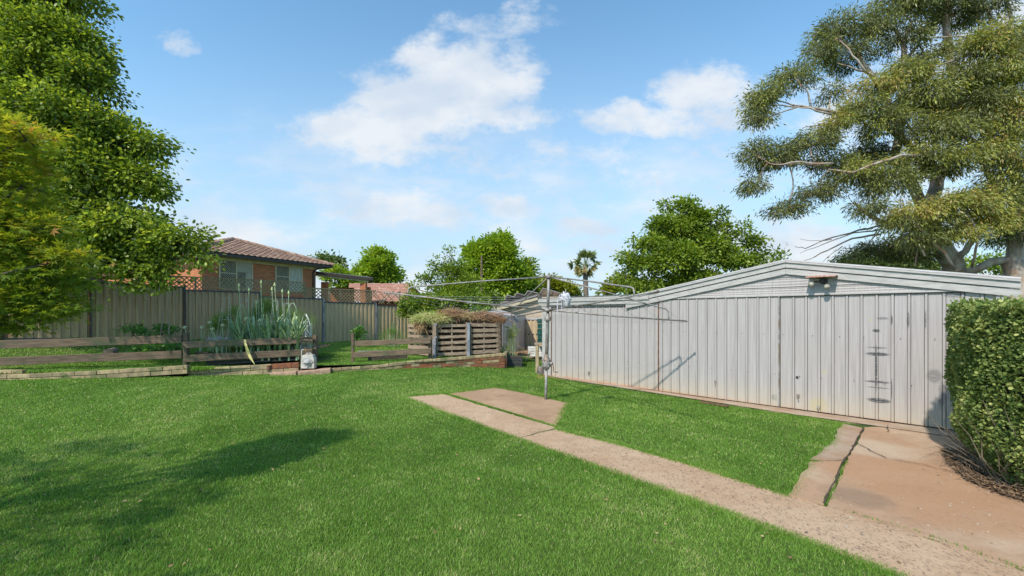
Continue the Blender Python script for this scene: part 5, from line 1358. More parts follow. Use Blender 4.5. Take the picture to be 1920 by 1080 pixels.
# ================================================================== RED BRICK HOUSE
HD = Vector((.482, .876, 0)).normalized(); HO = Vector((-14.3, 20.0, 0)); HRZ = math.atan2(HD.y, HD.x); HI = Vector((-HD.y, HD.x, 0))
house = thing('brick_house', 'red brick house with brown tiled hip roof behind the lattice', 'house', HO, HRZ)
ELEN, EZ, PK = 7.3, 4.56, 1.36
def hx(px, y=0.5):
    r_ = (px - 960) / F; q = HO + HI * y
    return (r_ * q.y - q.x) / (HD.x - r_ * HD.y)
def hz(px, py, y=0.5):
    x = hx(px, y); Y = (HO + HI * y + HD * x).y; return EYE + (HZ - py) / F * Y
WX0, WX1 = .5, hx(592)
mb = MB(); mb.box((WX0, .5, .2), (WX1, 14, EZ - .02)); mb.obj('wall', HBRICK, house, local=True)
mb = MB(); mb.box((.06, .06, EZ - .04), (ELEN - .06, 14.4, EZ - .01)); mb.box((.4, .44, EZ - .22), (ELEN - .6, .497, EZ - .045)); mb.obj('soffit', CREAM, house, local=True)
mb = MB(); mb.box((0, -.06, EZ - .09), (ELEN, 0.05, EZ + .06)); mb.obj('gutter', BROWNM, house, local=True)
mb = MB(); mb.box((-.06, -.06, EZ - .085), (0.0, 14.4, EZ + .055)); mb.obj('gutter', BROWNM, house, local=True)
mb = MB(); mb.box((ELEN, -.06, EZ - .085), (ELEN + .06, 14.4, EZ + .055)); mb.obj('gutter', BROWNM, house, local=True)
TILE = M('brown_roof_tile', (.31, .18, .125), (.20, .115, .08), 7, rough=.75, c3=(.40, .27, .19), s3=3)
def tiled(mb, e0, e1, r0, r1, course=.32, pitch=.15):
    """tile courses between the eave e0-e1 and the ridge r0-r1"""
    e0, e1, r0, r1 = map(Vector, (e0, e1, r0, r1)); ed = (e1 - e0).normalized(); up = ((r0 + r1) / 2 - (e0 + e1) / 2); up -= ed * up.dot(ed); H = up.length; un = up.normalized(); nrm = ed.cross(un); 
    if nrm.z < 0: nrm = -nrm
    def sx(p): return (p - e0).dot(ed)
    L0, L1, M0, M1 = 0.0, sx(e1), sx(r0), sx(r1); n = int(H / course)
    for i in range(n):
        f0, f1 = i / n, (i + 1) / n
        a0, b0 = L0 + (M0 - L0) * f0, L1 + (M1 - L1) * f0; a1, b1 = L0 + (M0 - L0) * f1, L1 + (M1 - L1) * f1
        a, b = min(a0, a1), max(b0, b1); k0 = math.floor(a / (pitch/4)); k1 = math.ceil(b / (pitch/4)); V = []
        for k in range(k0, k1 + 1):
            x = k * pitch / 4; w_ = .5 + .5 * math.cos(2 * math.pi * x / pitch / 2)
            xa = min(max(x, a0), b0); xb = min(max(x, a1), b1)
            V += [e0 + ed * xa + un * (H * f0) + nrm * (.012 + .03 * w_), e0 + ed * xa + un * (H * f0) + nrm * (.045 + .03 * w_), e0 + ed * xb + un * (H * f1) + nrm * (.012 + .03 * w_)]
        m_ = len(V) // 3; mb.add(V, [(3*j, 3*j+3, 3*j+4, 3*j+1) for j in range(m_-1)] + [(3*j+1, 3*j+4, 3*j+5, 3*j+2) for j in range(m_-1)])
pk = (ELEN/2, ELEN/2, EZ + PK); rk = (ELEN/2, 11.0, EZ + PK)
roof = MB(); tiled(roof, (-.08, -.10, EZ + .05), (ELEN + .08, -.10, EZ + .05), pk, (pk[0] + .001, pk[1], pk[2])); roof = roof.obj('roof', TILE, house, local=True)
for nm, e0, e1, r0, r1 in (('s', (ELEN + .08, -.1, EZ + .05), (ELEN + .08, 14.5, EZ + .05), pk, rk), ('w', (-.08, 14.5, EZ + .05), (-.08, -.1, EZ + .05), rk, pk), ('n', (ELEN + .08, 14.5, EZ + .05), (-.08, 14.5, EZ + .05), rk, rk)):
    mb = MB(); tiled(mb, e0, e1, r0, r1); mb.obj('roof_slope', TILE, roof, local=True)
mb = MB()
for a, b in (((-.1, -.1, EZ + .06), pk), ((ELEN + .1, -.1, EZ + .06), pk), (pk, rk)):
    a, b = Vector(a), Vector(b); n = int((b - a).length / .4)
    for i in range(n): p, q = a.lerp(b, i / n), a.lerp(b, (i + 1.08) / n); mb.tube([p + Vector((0, 0, .05)), q + Vector((0, 0, .04))], [.115, .10], 8)
mb.obj('ridge_tiles', TILE, roof, local=True)
PANE = M('dark_pane', (.03, .032, .036), (.07, .06, .055), 3, rough=.25, spec=.15); BLIND = M('pale_blind', (.50, .46, .38), (.40, .36, .29), 3, (4, 1, 1), .8)
for (pa, pb, ya, lab) in ((410, 473, 485.5, 1), (515.5, 566.5, 495, 2)):
    x0, x1 = hx(pa), hx(pb); z1 = hz(pa, ya); z0 = z1 - 1.45; xm = (x0 + x1) / 2
    mb = MB(); w_ = .05
    for bx_ in ((x0, x0 + w_), (x1 - w_, x1), (xm - .03, xm + .03)): mb.box((bx_[0], .44, z0), (bx_[1], .499, z1))
    for bz_ in ((z0, z0 + w_), (z1 - w_, z1)): mb.box((x0 + .001, .441, bz_[0]), (x1 - .001, .4985, bz_[1]))
    mb.box((x0 + .05, .45, z0 + .78), (xm, .47, z0 + .82))
    fr_ = mb.obj('window', CREAM, house, local=True)
    mb = MB(); mb.box((x0 + .05, .485, z0 + .05), (x1 - .05, .495, z1 - .05)); mb.obj('pane', PANE, fr_, local=True)
    mb = MB()
    if lab == 2: mb.box((xm + .03, .474, z0 + .05), (x1 - .05, .482, z1 - .05))
    else: mb.box((xm + .05, .474, z1 - .55), (x1 - .05, .482, z1 - .05)); mb.box((x1 - .35, .475, z0 + .06), (x1 - .06, .4825, z1 - .56))
    mb.obj('blind', BLIND, fr_, local=True)
    mb = MB(); lattice(mb, x0 + .05, xm - .03 if lab == 2 else x1 - .05, z0 + .05, z1 - .05, .452, .11, .013, .004); mb.obj('security_screen', CREAM, fr_, local=True)
mb = MB(); x = hx(587); mb.box((x - .045, .42, 1.0), (x + .045, .495, EZ - .35)); mb.tube([(x, .45, EZ - .36), (x + .1, .3, EZ - .2), (ELEN - .3, .02, EZ - .08)], .045, 6); mb.obj('downpipe', BROWNM, house, local=True)
# patio roof beside the house
pat = thing('patio_roof', 'low flat patio roof on brick posts joined to the right side of the brick house', 'patio', (at(640, 560, 28).x, 28, .6))
a, b, c, d_ = at(590, 510.5, 27.2), at(700, 523, 28.6), at(690, 520.5, 34), at(590, 510, 33)
z_ = [a.z, b.z, c.z, d_.z]; a, b, c, d_ = [Vector((p.x, p.y, z0)) for p, z0 in zip((a, b, c, d_), z_)]
mb = MB(); V = [a, b, c, d_] + [p + Vector((0, 0, .07)) for p in (a, b, c, d_)]; mb.add(V, [(3, 2, 1, 0), (4, 5, 6, 7), (0, 1, 5, 4), (1, 2, 6, 5), (2, 3, 7, 6), (3, 0, 4, 7)]); mb.obj('roof_sheet', ROOFB, pat)
mb = MB(); mb.beam(a + Vector((0, -.04, -.03)), b + Vector((0, -.04, -.03)), .06, .17); mb.obj('gutter', BROWNM, pat)
mb = MB(); dz = Vector((0, 0, -.16)); mb.beam(a + Vector((0, .05, -.15)), b + Vector((-.3, .05, -.15)), .05, .12); 
for i in range(7): mb.beam(a.lerp(b, i / 6.5) + dz + Vector((0, .1, .1)), d_.lerp(c, i / 6.5) + dz + Vector((0, 0, .1)), .05, .08)
mb.obj('rafter', CREAM, pat)
for px, Y in ((682, 28.6), (609, 27.9), (690, 33)):
    p = at(px, 530, Y); mb = MB(); mb.box((p.x - .17, Y - .17, .3), (p.x + .17, Y + .17, 3.75)); mb.obj('brick_post', HBRICK, pat)
mb = MB(); p = at(596, 540, 29); mb.box((p.x, 31, .3), (p.x + 1.6, 31.2, 3.6)); mb.obj('brick_panel', HBRICK, pat)
# far house with terracotta roof
h2 = thing('tiled_house', 'distant house of which only the long terracotta roof shows over the lattice', 'house', (at(710, 560, 36).x, 36, .5))
TC = M('terracotta_tile', (.40, .20, .14), (.30, .14, .10), 6, rough=.75, c3=(.46, .28, .2), s3=2)
e0, e1, r0, r1 = at(650, 566, 35), at(785, 566, 35), at(655, 531, 38.5), at(765, 532.5, 38.5)
mb = MB(); tiled(mb, e0, e1, r0, r1, .33, .26); rf = mb.obj('roof', TC, h2)
e2, e3 = Vector((e0.x, 42, e0.z)), Vector((e1.x, 42, e1.z)); mb = MB(); tiled(mb, e3, e2, r1, r0, .33, .26); mb.obj('roof_slope', TC, rf)
mb = MB(); mb.box((e0.x + .4, 35.5, .2), (e1.x - .4, 41.5, e0.z - .02)); mb.obj('wall', HBRICK, h2)

# ================================================================== HEDGE
HP = [(5.35, 5.45), (4.98, 5.00), (4.68, 4.50), (4.62, 4.10), (4.80, 3.6), (5.4, 3.1), (6.6, 3.6), (7.6, 4.9), (6.6, 5.9)]
HEDGE = leafmat('hedge_leaf', [(0, (0.071, 0.113, 0.027)), (0.4, (0.156, 0.214, 0.055)), (0.8, (0.312, 0.344, 0.105)), (1, (0.443, 0.428, 0.161))], 0.6, 0.25, 0.2)
hedge = thing('clipped_hedge', 'clipped boxy green hedge at the right edge in front of the shed end', 'hedge', (5.6, 4.6, 0))
HT = 1.80
def hedge_pts(n, inset=0.0):
    P = np.array(HP + HP[:1]); seg = np.hypot(*(P[1:] - P[:-1]).T); wgt = seg.copy(); wgt[4:8] *= 0.35; wgt /= wgt.sum()
    k = rng.choice(len(seg), n, p=wgt); t = rng.random(n); p = P[k] + (P[k+1] - P[k]) * t[:, None]
    d_ = (P[k+1] - P[k]) / seg[k][:, None]; nr = np.stack([d_[:, 1], -d_[:, 0]], 1)
    cen = np.array([5.6, 4.6]); flip = ((p - cen) * nr).sum(1) < 0; nr[flip] *= -1
    return p, nr
N1 = 48000
p, nr = hedge_pts(N1); z = HT * rng.random(N1) ** 0.85
z = 0.10 + (HT - .10) * rng.random(N1) ** 0.9
bul = 0.04 * np.sin(z * 2.2 + p[:, 0] * 3) + 0.03 * np.sin(z * 7 + p[:, 1] * 6) - 0.24 * S((0.55 - z) / 0.55) - 0.10 * S((z - 1.55) / .25)
dep_ = -np.abs(rng.normal(0, .055, N1)); pos = np.stack([p[:, 0] + nr[:, 0] * (bul + dep_), p[:, 1] + nr[:, 1] * (bul + dep_), z + .015 * rng.normal(size=N1)], 1)
D = np.stack([nr[:, 0], nr[:, 1], np.full(N1, .15)], 1) + rng.normal(size=(N1, 3)) * .75
N2 = 13000
q = rng.random((N2 * 3, 2)) * [3.3, 3.2] + [4.4, 2.9]; q = q[inpoly(q[:, 0], q[:, 1], HP)][:N2]; n2 = len(q)
pos2 = np.stack([q[:, 0], q[:, 1], HT + .02 * np.sin(q[:, 0] * 9) + rng.normal(0, .03, n2) - .02], 1); D2 = rng.normal(size=(n2, 3)) * .8 + [0, 0, .8]
cl_ = vnoise(np.concatenate([pos[:, 0] + pos[:, 1], pos2[:, 0]]), np.concatenate([pos[:, 2], pos2[:, 1]]), 5.0, 33)
hole = vnoise(p[:, 0] * 1.3 + p[:, 1] * 1.3, z, 9.0, 41) + .35 * vnoise(p[:, 0] + p[:, 1], z, 23.0, 42)
keep = np.concatenate([(hole > .36) | (rng.random(N1) < .25), np.ones(n2, bool)])
tn = np.clip(.14 + .62 * cl_ + rng.normal(0, .17, N1 + n2), 0, 1)
PA, DA, SA = np.concatenate([pos, pos2])[keep], np.concatenate([D, D2])[keep], (.029 * (.6 + .8 * rng.random(N1 + n2)))[keep]
sh = rng.integers(0, len(PA), 420); off = rng.normal(size=(420, 3)) * .35 + DA[sh] * .5 + [0, 0, .5]; off = unit(off); ln = .03 + .07 * rng.random(420)
PS = np.concatenate([PA[sh] + off * (ln * f)[:, None] for f in (.3, .5, .7, .85, 1.0)]); DS = np.concatenate([off + rng.normal(size=(420, 3)) * .7 for f in range(5)])
leaves('leaf_shell', np.concatenate([PA, PS]), np.concatenate([DA, DS]), np.concatenate([SA, .022 * (.6 + .7 * rng.random(2100))]), 'round', HEDGE, np.concatenate([tn[keep], np.clip(.8 + rng.normal(0, .15, 2100), 0, 1)]), hedge, .5)
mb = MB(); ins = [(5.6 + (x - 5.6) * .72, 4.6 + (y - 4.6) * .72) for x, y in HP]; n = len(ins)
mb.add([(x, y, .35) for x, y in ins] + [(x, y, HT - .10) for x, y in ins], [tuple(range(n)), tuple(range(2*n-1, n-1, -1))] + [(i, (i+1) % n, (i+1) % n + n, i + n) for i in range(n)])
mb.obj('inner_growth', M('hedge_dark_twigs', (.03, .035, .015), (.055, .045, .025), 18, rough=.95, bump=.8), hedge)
mb = MB()
for i in range(150):
    k = rnd.randrange(0, 5); a_, b_ = HP[k], HP[(k + 1) % len(HP)]; t = rnd.random(); x, y = a_[0] + (b_[0]-a_[0])*t, a_[1] + (b_[1]-a_[1])*t
    f0 = rnd.uniform(.68, .80); x0, y0 = 5.6 + (x - 5.6) * f0, 4.6 + (y - 4.6) * f0; f1 = rnd.uniform(.82, 1.02); x1, y1 = 5.6 + (x - 5.6) * f1 + rnd.uniform(-.2, .2), 4.6 + (y - 4.6) * f1 + rnd.uniform(-.2, .2); zt_ = rnd.uniform(.15, .9)
    mb.tube([(x0, y0, 0), (x0 + (x1-x0)*.3 + rnd.uniform(-.07, .07), y0 + (y1-y0)*.3 + rnd.uniform(-.07, .07), zt_ * .4), (x0 + (x1-x0)*.6 + rnd.uniform(-.05, .05), y0 + (y1-y0)*.7, zt_ * .7), (x1, y1, zt_)], [rnd.uniform(.004, .010), .006, .004, .002], 4)
mb.obj('stems', M('hedge_stem', (.22, .17, .12), (.12, .09, .06), 9, rough=.9), hedge)
slab('leaf_mould', [(5.6 + (x - 5.6) * 1.03, 4.6 + (y - 4.6) * 1.03) for x, y in HP], DARKSOIL, .016, seed=30)
# dead twigs and litter at its foot
mb = MB()
for i in range(230):
    t = rnd.random() * 4.6; k = int(t); a_, b_ = HP[k], HP[k + 1]; f = t - k; x, y = a_[0] + (b_[0]-a_[0])*f, a_[1] + (b_[1]-a_[1])*f
    x = 5.6 + (x - 5.6) * rnd.uniform(.72, 1.10); y = 4.6 + (y - 4.6) * rnd.uniform(.72, 1.10); an = rnd.uniform(0, 6.28); L = rnd.uniform(.06, .30)
    z0 = .02 + rnd.random() ** 2 * .10
    mb.tube([(x, y, z0), (x + math.cos(an) * L * .5, y + math.sin(an) * L * .5, z0 + rnd.uniform(0, .06)), (x + math.cos(an + .3) * L, y + math.sin(an + .3) * L, .015 + rnd.random() * .08)], [.003, .0022, .0012], 4)
o = mb.obj('dry_twigs', M('dry_twig', (.24, .16, .10), (.10, .065, .04), 9, rough=.9)); tag(o, kind='stuff')
nL = 3800; t = rng.random(nL) * 4.6; k = t.astype(int); f = (t - k)[:, None]; H_ = np.array(HP); q = H_[k] * (1 - f) + H_[k + 1] * f; cen = np.array([5.6, 4.6]); q = cen + (q - cen) * (.70 + .36 * rng.random((nL, 1)) ** .8)
leaves('leaf_litter', np.concatenate([q, .02 + .03 * rng.random((nL, 1))], 1), np.concatenate([rng.normal(size=(nL, 2)), rng.normal(0, .2, (nL, 1))], 1), .03 * (.5 + rng.random(nL)), 'oval', leafmat('litter', [(0, (.07, .04, .025)), (.6, (.17, .10, .06)), (1, (.30, .20, .11))], .8, .1, .2), rng.random(nL), None, 1.5)['kind'] = 'stuff'

# ================================================================== TREES
MAPLE = leafmat('broad_leaf', [(0, (0.080, 0.124, 0.019)), (0.4, (0.160, 0.232, 0.028)), (0.75, (0.29, 0.37, 0.042)), (1, (0.46, 0.50, 0.09))], 0.38, 0.5)
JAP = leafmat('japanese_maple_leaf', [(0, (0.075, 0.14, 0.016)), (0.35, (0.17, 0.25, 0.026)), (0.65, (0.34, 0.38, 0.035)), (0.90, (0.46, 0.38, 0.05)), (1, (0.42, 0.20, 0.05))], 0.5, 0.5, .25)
LIME = leafmat('lime_leaf', [(0, (0.115, 0.196, 0.016)), (0.5, (0.253, 0.368, 0.025)), (1, (0.437, 0.506, 0.046))], 0.45, 0.45)
MID = leafmat('mid_leaf', [(0, (0.072, 0.124, 0.018)), (0.5, (0.195, 0.280, 0.029)), (1, (0.390, 0.455, 0.052))], 0.4, 0.4)
OLIVE = leafmat('olive_leaf', [(0, (0.057, 0.092, 0.023)), (0.5, (0.138, 0.190, 0.052)), (1, (0.276, 0.310, 0.103))], 0.45, 0.35)
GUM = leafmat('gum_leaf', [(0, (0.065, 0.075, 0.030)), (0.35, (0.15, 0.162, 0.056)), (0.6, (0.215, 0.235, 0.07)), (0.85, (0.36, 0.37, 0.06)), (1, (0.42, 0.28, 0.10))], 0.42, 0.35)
YEL = leafmat('yellow_green_leaf', [(0, (0.12, 0.15, 0.012)), (0.5, (0.24, 0.27, 0.02)), (1, (0.42, 0.40, 0.04))], 0.45, 0.45)

def grow(m_, lb): return [L[:3] + (L[3] + m_, L[4] + m_, L[5] + m_) + L[6:] for L in lb]
b = at(-10, 600, 12.2)
tree('broadleaf_tree', 'large dark green leafy tree overhanging the steel fence on the left', (b.x, b.y, gz(b.x, b.y)),
     grow(.10, lobes_px([(20, 70, 60, 80, 11.3, 1.2), (110, 105, 70, 75, 11.2, 1.1), (55, 170, 80, 70, 10.8, 1.1), (160, 95, 34, 40, 11.2, .6), (170, 160, 40, 45, 11.0, .8), (110, 230, 80, 60, 10.6, 1.1), (190, 250, 50, 46, 10.8, .9), (235, 275, 60, 32, 10.8, .7), (290, 272, 26, 14, 10.8, .35),
               (60, 300, 90, 70, 10.8, 1.3), (170, 330, 85, 60, 10.6, 1.1), (260, 350, 52, 42, 10.7, .8), (150, 410, 95, 60, 10.6, 1.2), (235, 430, 75, 50, 10.4, 1.0), (310, 460, 52, 34, 10.3, .6), (355, 452, 32, 22, 10.3, .35), (380, 486, 20, 12, 10.3, .3),
               (210, 485, 70, 46, 10.3, .9), (285, 500, 44, 36, 10.3, .6), (150, 480, 60, 40, 10.6, .9), (300, 525, 24, 20, 10.3, .4), (245, 535, 22, 12, 10.3, .3), (60, 420, 90, 80, 11.2, 1.3), (80, 520, 80, 40, 12.0, 1), (20, 200, 70, 90, 12.0, 1.3), (-60, 120, 90, 130, 11.8, 1.5), (-60, 380, 90, 130, 11.8, 1.5), (60, -30, 120, 70, 11.6, 1.4)])),
     at(20, 420, 12), 0.17, MAPLE, 10, 0.34, 66, 0.094, 'oval', droop=0.5, shell=(0.30, 1.05), tnoise=0.25, twigs=.5)
b = (-5.4, 2.9)
tree('japanese_maple', 'japanese maple with fine star leaves and orange tips at the left edge', (b[0], b[1], float(zf(b[0], b[1]))),
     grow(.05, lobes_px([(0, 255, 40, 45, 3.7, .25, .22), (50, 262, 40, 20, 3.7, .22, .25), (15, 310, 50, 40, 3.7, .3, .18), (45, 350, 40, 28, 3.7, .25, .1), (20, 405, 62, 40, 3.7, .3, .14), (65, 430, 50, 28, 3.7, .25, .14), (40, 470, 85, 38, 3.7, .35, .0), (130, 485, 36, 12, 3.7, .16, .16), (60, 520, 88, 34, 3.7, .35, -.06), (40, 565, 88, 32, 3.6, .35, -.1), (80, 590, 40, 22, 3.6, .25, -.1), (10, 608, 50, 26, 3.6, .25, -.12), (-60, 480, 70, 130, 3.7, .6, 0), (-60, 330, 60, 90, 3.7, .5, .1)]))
     + [(-6.6, 3.3, 2.3, 1.2, 1.0, .8, .1, .2), (-4.35, 2.75, 1.85, .75, .6, .4, .0, .16), (-4.5, 1.9, 1.85, .95, .7, .4, .0, .16), (-3.7, 1.2, 1.85, .9, .5, .25, .0, .14), (-5.4, 2.5, 2.1, .8, .5, .3, .0, .18), (-5.9, 1.7, 1.9, .9, .6, .3, .0, .18)],  # unseen lobes added out of view to broaden the shade on the lawn
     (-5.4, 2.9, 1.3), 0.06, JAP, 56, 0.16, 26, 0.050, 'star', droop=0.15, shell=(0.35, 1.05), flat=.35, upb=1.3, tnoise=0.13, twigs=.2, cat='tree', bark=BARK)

def gumtree():
    base = at(1800, 600, 12.6); base.z = 0.1
    t = thing('gum_tree', 'huge spreading gum tree with pale limbs and drooping olive leaves behind the shed', 'tree', base)
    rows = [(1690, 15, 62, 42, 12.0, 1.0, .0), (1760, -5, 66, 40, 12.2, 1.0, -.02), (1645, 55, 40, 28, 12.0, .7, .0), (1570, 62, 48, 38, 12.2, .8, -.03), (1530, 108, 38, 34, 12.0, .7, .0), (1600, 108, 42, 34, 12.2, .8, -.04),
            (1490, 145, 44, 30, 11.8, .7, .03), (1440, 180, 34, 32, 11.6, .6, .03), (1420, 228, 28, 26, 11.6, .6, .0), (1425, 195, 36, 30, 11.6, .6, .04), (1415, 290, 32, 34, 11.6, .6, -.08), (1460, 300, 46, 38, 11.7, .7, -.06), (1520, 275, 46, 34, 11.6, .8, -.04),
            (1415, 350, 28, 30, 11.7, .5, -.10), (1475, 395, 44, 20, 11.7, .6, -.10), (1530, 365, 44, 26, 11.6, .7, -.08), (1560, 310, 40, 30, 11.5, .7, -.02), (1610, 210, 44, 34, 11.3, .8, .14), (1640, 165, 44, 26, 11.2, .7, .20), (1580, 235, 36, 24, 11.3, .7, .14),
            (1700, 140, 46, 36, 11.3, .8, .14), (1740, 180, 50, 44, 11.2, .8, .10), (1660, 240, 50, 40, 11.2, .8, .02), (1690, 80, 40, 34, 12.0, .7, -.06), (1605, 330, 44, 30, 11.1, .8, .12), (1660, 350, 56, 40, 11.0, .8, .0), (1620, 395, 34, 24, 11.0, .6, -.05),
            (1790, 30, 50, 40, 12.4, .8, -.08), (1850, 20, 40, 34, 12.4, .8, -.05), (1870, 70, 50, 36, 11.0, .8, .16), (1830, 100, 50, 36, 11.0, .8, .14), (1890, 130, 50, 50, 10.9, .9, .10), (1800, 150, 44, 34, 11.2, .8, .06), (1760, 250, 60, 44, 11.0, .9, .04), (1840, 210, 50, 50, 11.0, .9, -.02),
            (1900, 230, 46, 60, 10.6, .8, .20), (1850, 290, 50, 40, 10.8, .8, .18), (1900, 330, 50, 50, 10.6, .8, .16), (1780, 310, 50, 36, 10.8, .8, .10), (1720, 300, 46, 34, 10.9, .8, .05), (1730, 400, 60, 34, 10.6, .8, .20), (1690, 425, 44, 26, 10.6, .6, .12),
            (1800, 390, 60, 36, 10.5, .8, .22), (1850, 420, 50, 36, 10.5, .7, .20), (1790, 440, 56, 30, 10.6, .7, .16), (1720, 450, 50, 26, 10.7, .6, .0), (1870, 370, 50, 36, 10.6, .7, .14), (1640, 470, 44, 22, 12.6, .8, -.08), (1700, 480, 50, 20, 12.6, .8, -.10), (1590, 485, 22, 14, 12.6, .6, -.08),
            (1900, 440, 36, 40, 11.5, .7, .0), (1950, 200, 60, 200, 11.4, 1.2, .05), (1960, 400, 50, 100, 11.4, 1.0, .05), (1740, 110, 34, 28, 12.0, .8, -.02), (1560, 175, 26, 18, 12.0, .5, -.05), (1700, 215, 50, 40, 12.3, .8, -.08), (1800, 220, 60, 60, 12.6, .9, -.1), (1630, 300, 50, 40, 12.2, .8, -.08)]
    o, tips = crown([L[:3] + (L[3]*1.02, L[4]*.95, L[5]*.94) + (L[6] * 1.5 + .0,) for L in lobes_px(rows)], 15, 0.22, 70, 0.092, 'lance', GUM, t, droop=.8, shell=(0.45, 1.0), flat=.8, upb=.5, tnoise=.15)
    mb = MB()
    def pl(pts, r0, r1, n=8):
        P = [at(x, y, Y) for x, y, Y in pts]; Q = []
        for i, (a, b) in enumerate(zip(P, P[1:])):
            for k in range(3): Q.append(a.lerp(b, k / 3) + Vector((rnd.uniform(-1, 1), rnd.uniform(-1, 1), rnd.uniform(-1, 1))) * .02)
        Q.append(P[-1]); mb.tube(Q, [r0 + (r1 - r0) * i / (len(Q) - 1) for i in range(len(Q))], n)
    pl([(1800, 640, 12.7), (1795, 540, 12.7), (1785, 490, 12.6), (1755, 450, 12.4), (1740, 400, 12.3)], .30, .20, 12)
    pl([(1740, 400, 12.3), (1760, 330, 12.3), (1800, 250, 12.3), (1790, 150, 12.3), (1775, 60, 12.4), (1770, -40, 12.5)], .17, .07, 10)
    pl([(1740, 400, 12.3), (1700, 330, 12.1), (1680, 290, 12.0), (1695, 180, 12.0), (1692, 130, 12.0), (1695, 80, 12.0), (1710, 40, 12)], .14, .04, 8)
    pl([(1694, 78, 12.0), (1680, 60, 12), (1665, 40, 12)], .05, .02, 6); pl([(1694, 115, 12.0), (1715, 90, 12), (1745, 72, 12)], .05, .02, 6)
    pl([(1700, 310, 12.0), (1660, 300, 11.8), (1600, 320, 11.6), (1560, 315, 11.5), (1510, 306, 11.5), (1465, 308, 11.6), (1440, 300, 11.6)], .10, .02, 8)
    pl([(1690, 250, 12.0), (1650, 160, 11.9), (1630, 135, 11.9), (1610, 105, 12.0), (1590, 85, 12.1), (1570, 65, 12.1)], .085, .02, 8)
    pl([(1630, 138, 11.9), (1600, 128, 11.9), (1570, 118, 12)], .035, .015, 6)
    pl([(1760, 330, 12.3), (1700, 270, 11.8), (1640, 222, 11.5), (1570, 212, 11.6), (1525, 202, 11.7), (1490, 198, 11.7)], .085, .02, 8)
    pl([(1522, 202, 11.7), (1515, 175, 11.7), (1500, 158, 11.7)], .03, .012, 6); pl([(1565, 232, 11.6), (1530, 235, 11.6), (1505, 240, 11.6)], .02, .008, 5)
    pl([(1740, 415, 12.3), (1690, 420, 11.8), (1650, 415, 11.5), (1620, 395, 11.3), (1600, 380, 11.3)], .09, .03, 8)
    pl([(1800, 250, 12.3), (1830, 270, 12.0), (1860, 340, 11.8), (1880, 400, 11.8)], .08, .06, 8)
    pl([(1755, 450, 12.4), (1720, 400, 12.0), (1740, 380, 11.6), (1715, 500, 11.2)], .03, .015, 6)
    pl([(1880, 560, 11.6), (1905, 500, 11.6), (1900, 440, 11.6), (1905, 350, 11.6), (1890, 230, 11.8), (1905, 80, 12.0)], .20, .07, 10)
    pl([(1905, 660, 11.4), (1910, 590, 11.4), (1912, 540, 11.5), (1900, 490, 11.6)], .30, .22, 12)
    pl([(1903, 488, 11.6), (1860, 492, 11.8), (1825, 507, 12.0), (1800, 512, 12.4)], .11, .09, 8)
    pl([(1790, 490, 12.5), (1810, 470, 12.2), (1830, 440, 12.0), (1870, 410, 11.9)], .10, .04, 8)
    pl([(1890, 10, 12.3), (1900, 40, 12.2), (1885, 55, 12.2), (1860, 35, 12.3), (1850, 10, 12.3)], .05, .02, 6)
    pl([(1790, 300, 11.6), (1740, 292, 10.8), (1690, 290, 10.5), (1650, 305, 10.5), (1600, 322, 10.7), (1555, 318, 11.2)], .045, .018, 8)
    pl([(1560, 308, 10.8), (1500, 304, 10.8), (1450, 309, 11.2), (1425, 296, 11.3)], .028, .01, 6)
    pl([(1560, 215, 11.0), (1520, 204, 11.0), (1495, 200, 11.2)], .028, .012, 6); pl([(1640, 145, 11.2), (1615, 125, 11.2), (1592, 92, 11.3), (1570, 72, 11.5)], .03, .012, 6)
    pl([(1700, 400, 10.4), (1730, 430, 10.4), (1770, 470, 10.6), (1790, 505, 11.0)], .03, .03, 6); pl([(1820, 500, 11), (1835, 450, 10.3), (1828, 420, 10.2)], .03, .015, 6)
    pl([(1735, 480, 10.9), (1720, 455, 10.9), (1712, 430, 10.8), (1695, 400, 10.8)], .022, .01, 6)
    for c, C in tips:
        c = Vector(c); cand = [v_ for v_ in mb.v[:3600:7]]; a = min(cand, key=lambda v_: (Vector(v_) - c).length_squared)
        limb(mb, a, c, .022, .012, .12, 5, 5)
        for q in C[rng.random(len(C)) < .38][:16]: limb(mb, c, q, .016, .004, .14, 3, 4)
    pl([(1660, 420, 12.0), (1610, 432, 12.1), (1560, 445, 12.2), (1510, 465, 12.2), (1490, 462, 12.2)], .03, .006, 5)
    pl([(1650, 440, 12.0), (1600, 447, 12.1), (1550, 470, 12.2), (1520, 486, 12.2), (1480, 492, 12.2)], .03, .006, 5)
    pl([(1655, 430, 12.0), (1600, 438, 12.1), (1540, 460, 12.2), (1500, 475, 12.2)], .022, .005, 5)
    pl([(1580, 462, 12.1), (1555, 480, 12.2), (1540, 493, 12.2)], .014, .005, 5); pl([(1560, 450, 12.2), (1530, 452, 12.2), (1500, 448, 12.2)], .012, .004, 5)
    mb.obj('trunk', GUMBARK, t, smooth=True)
gumtree()

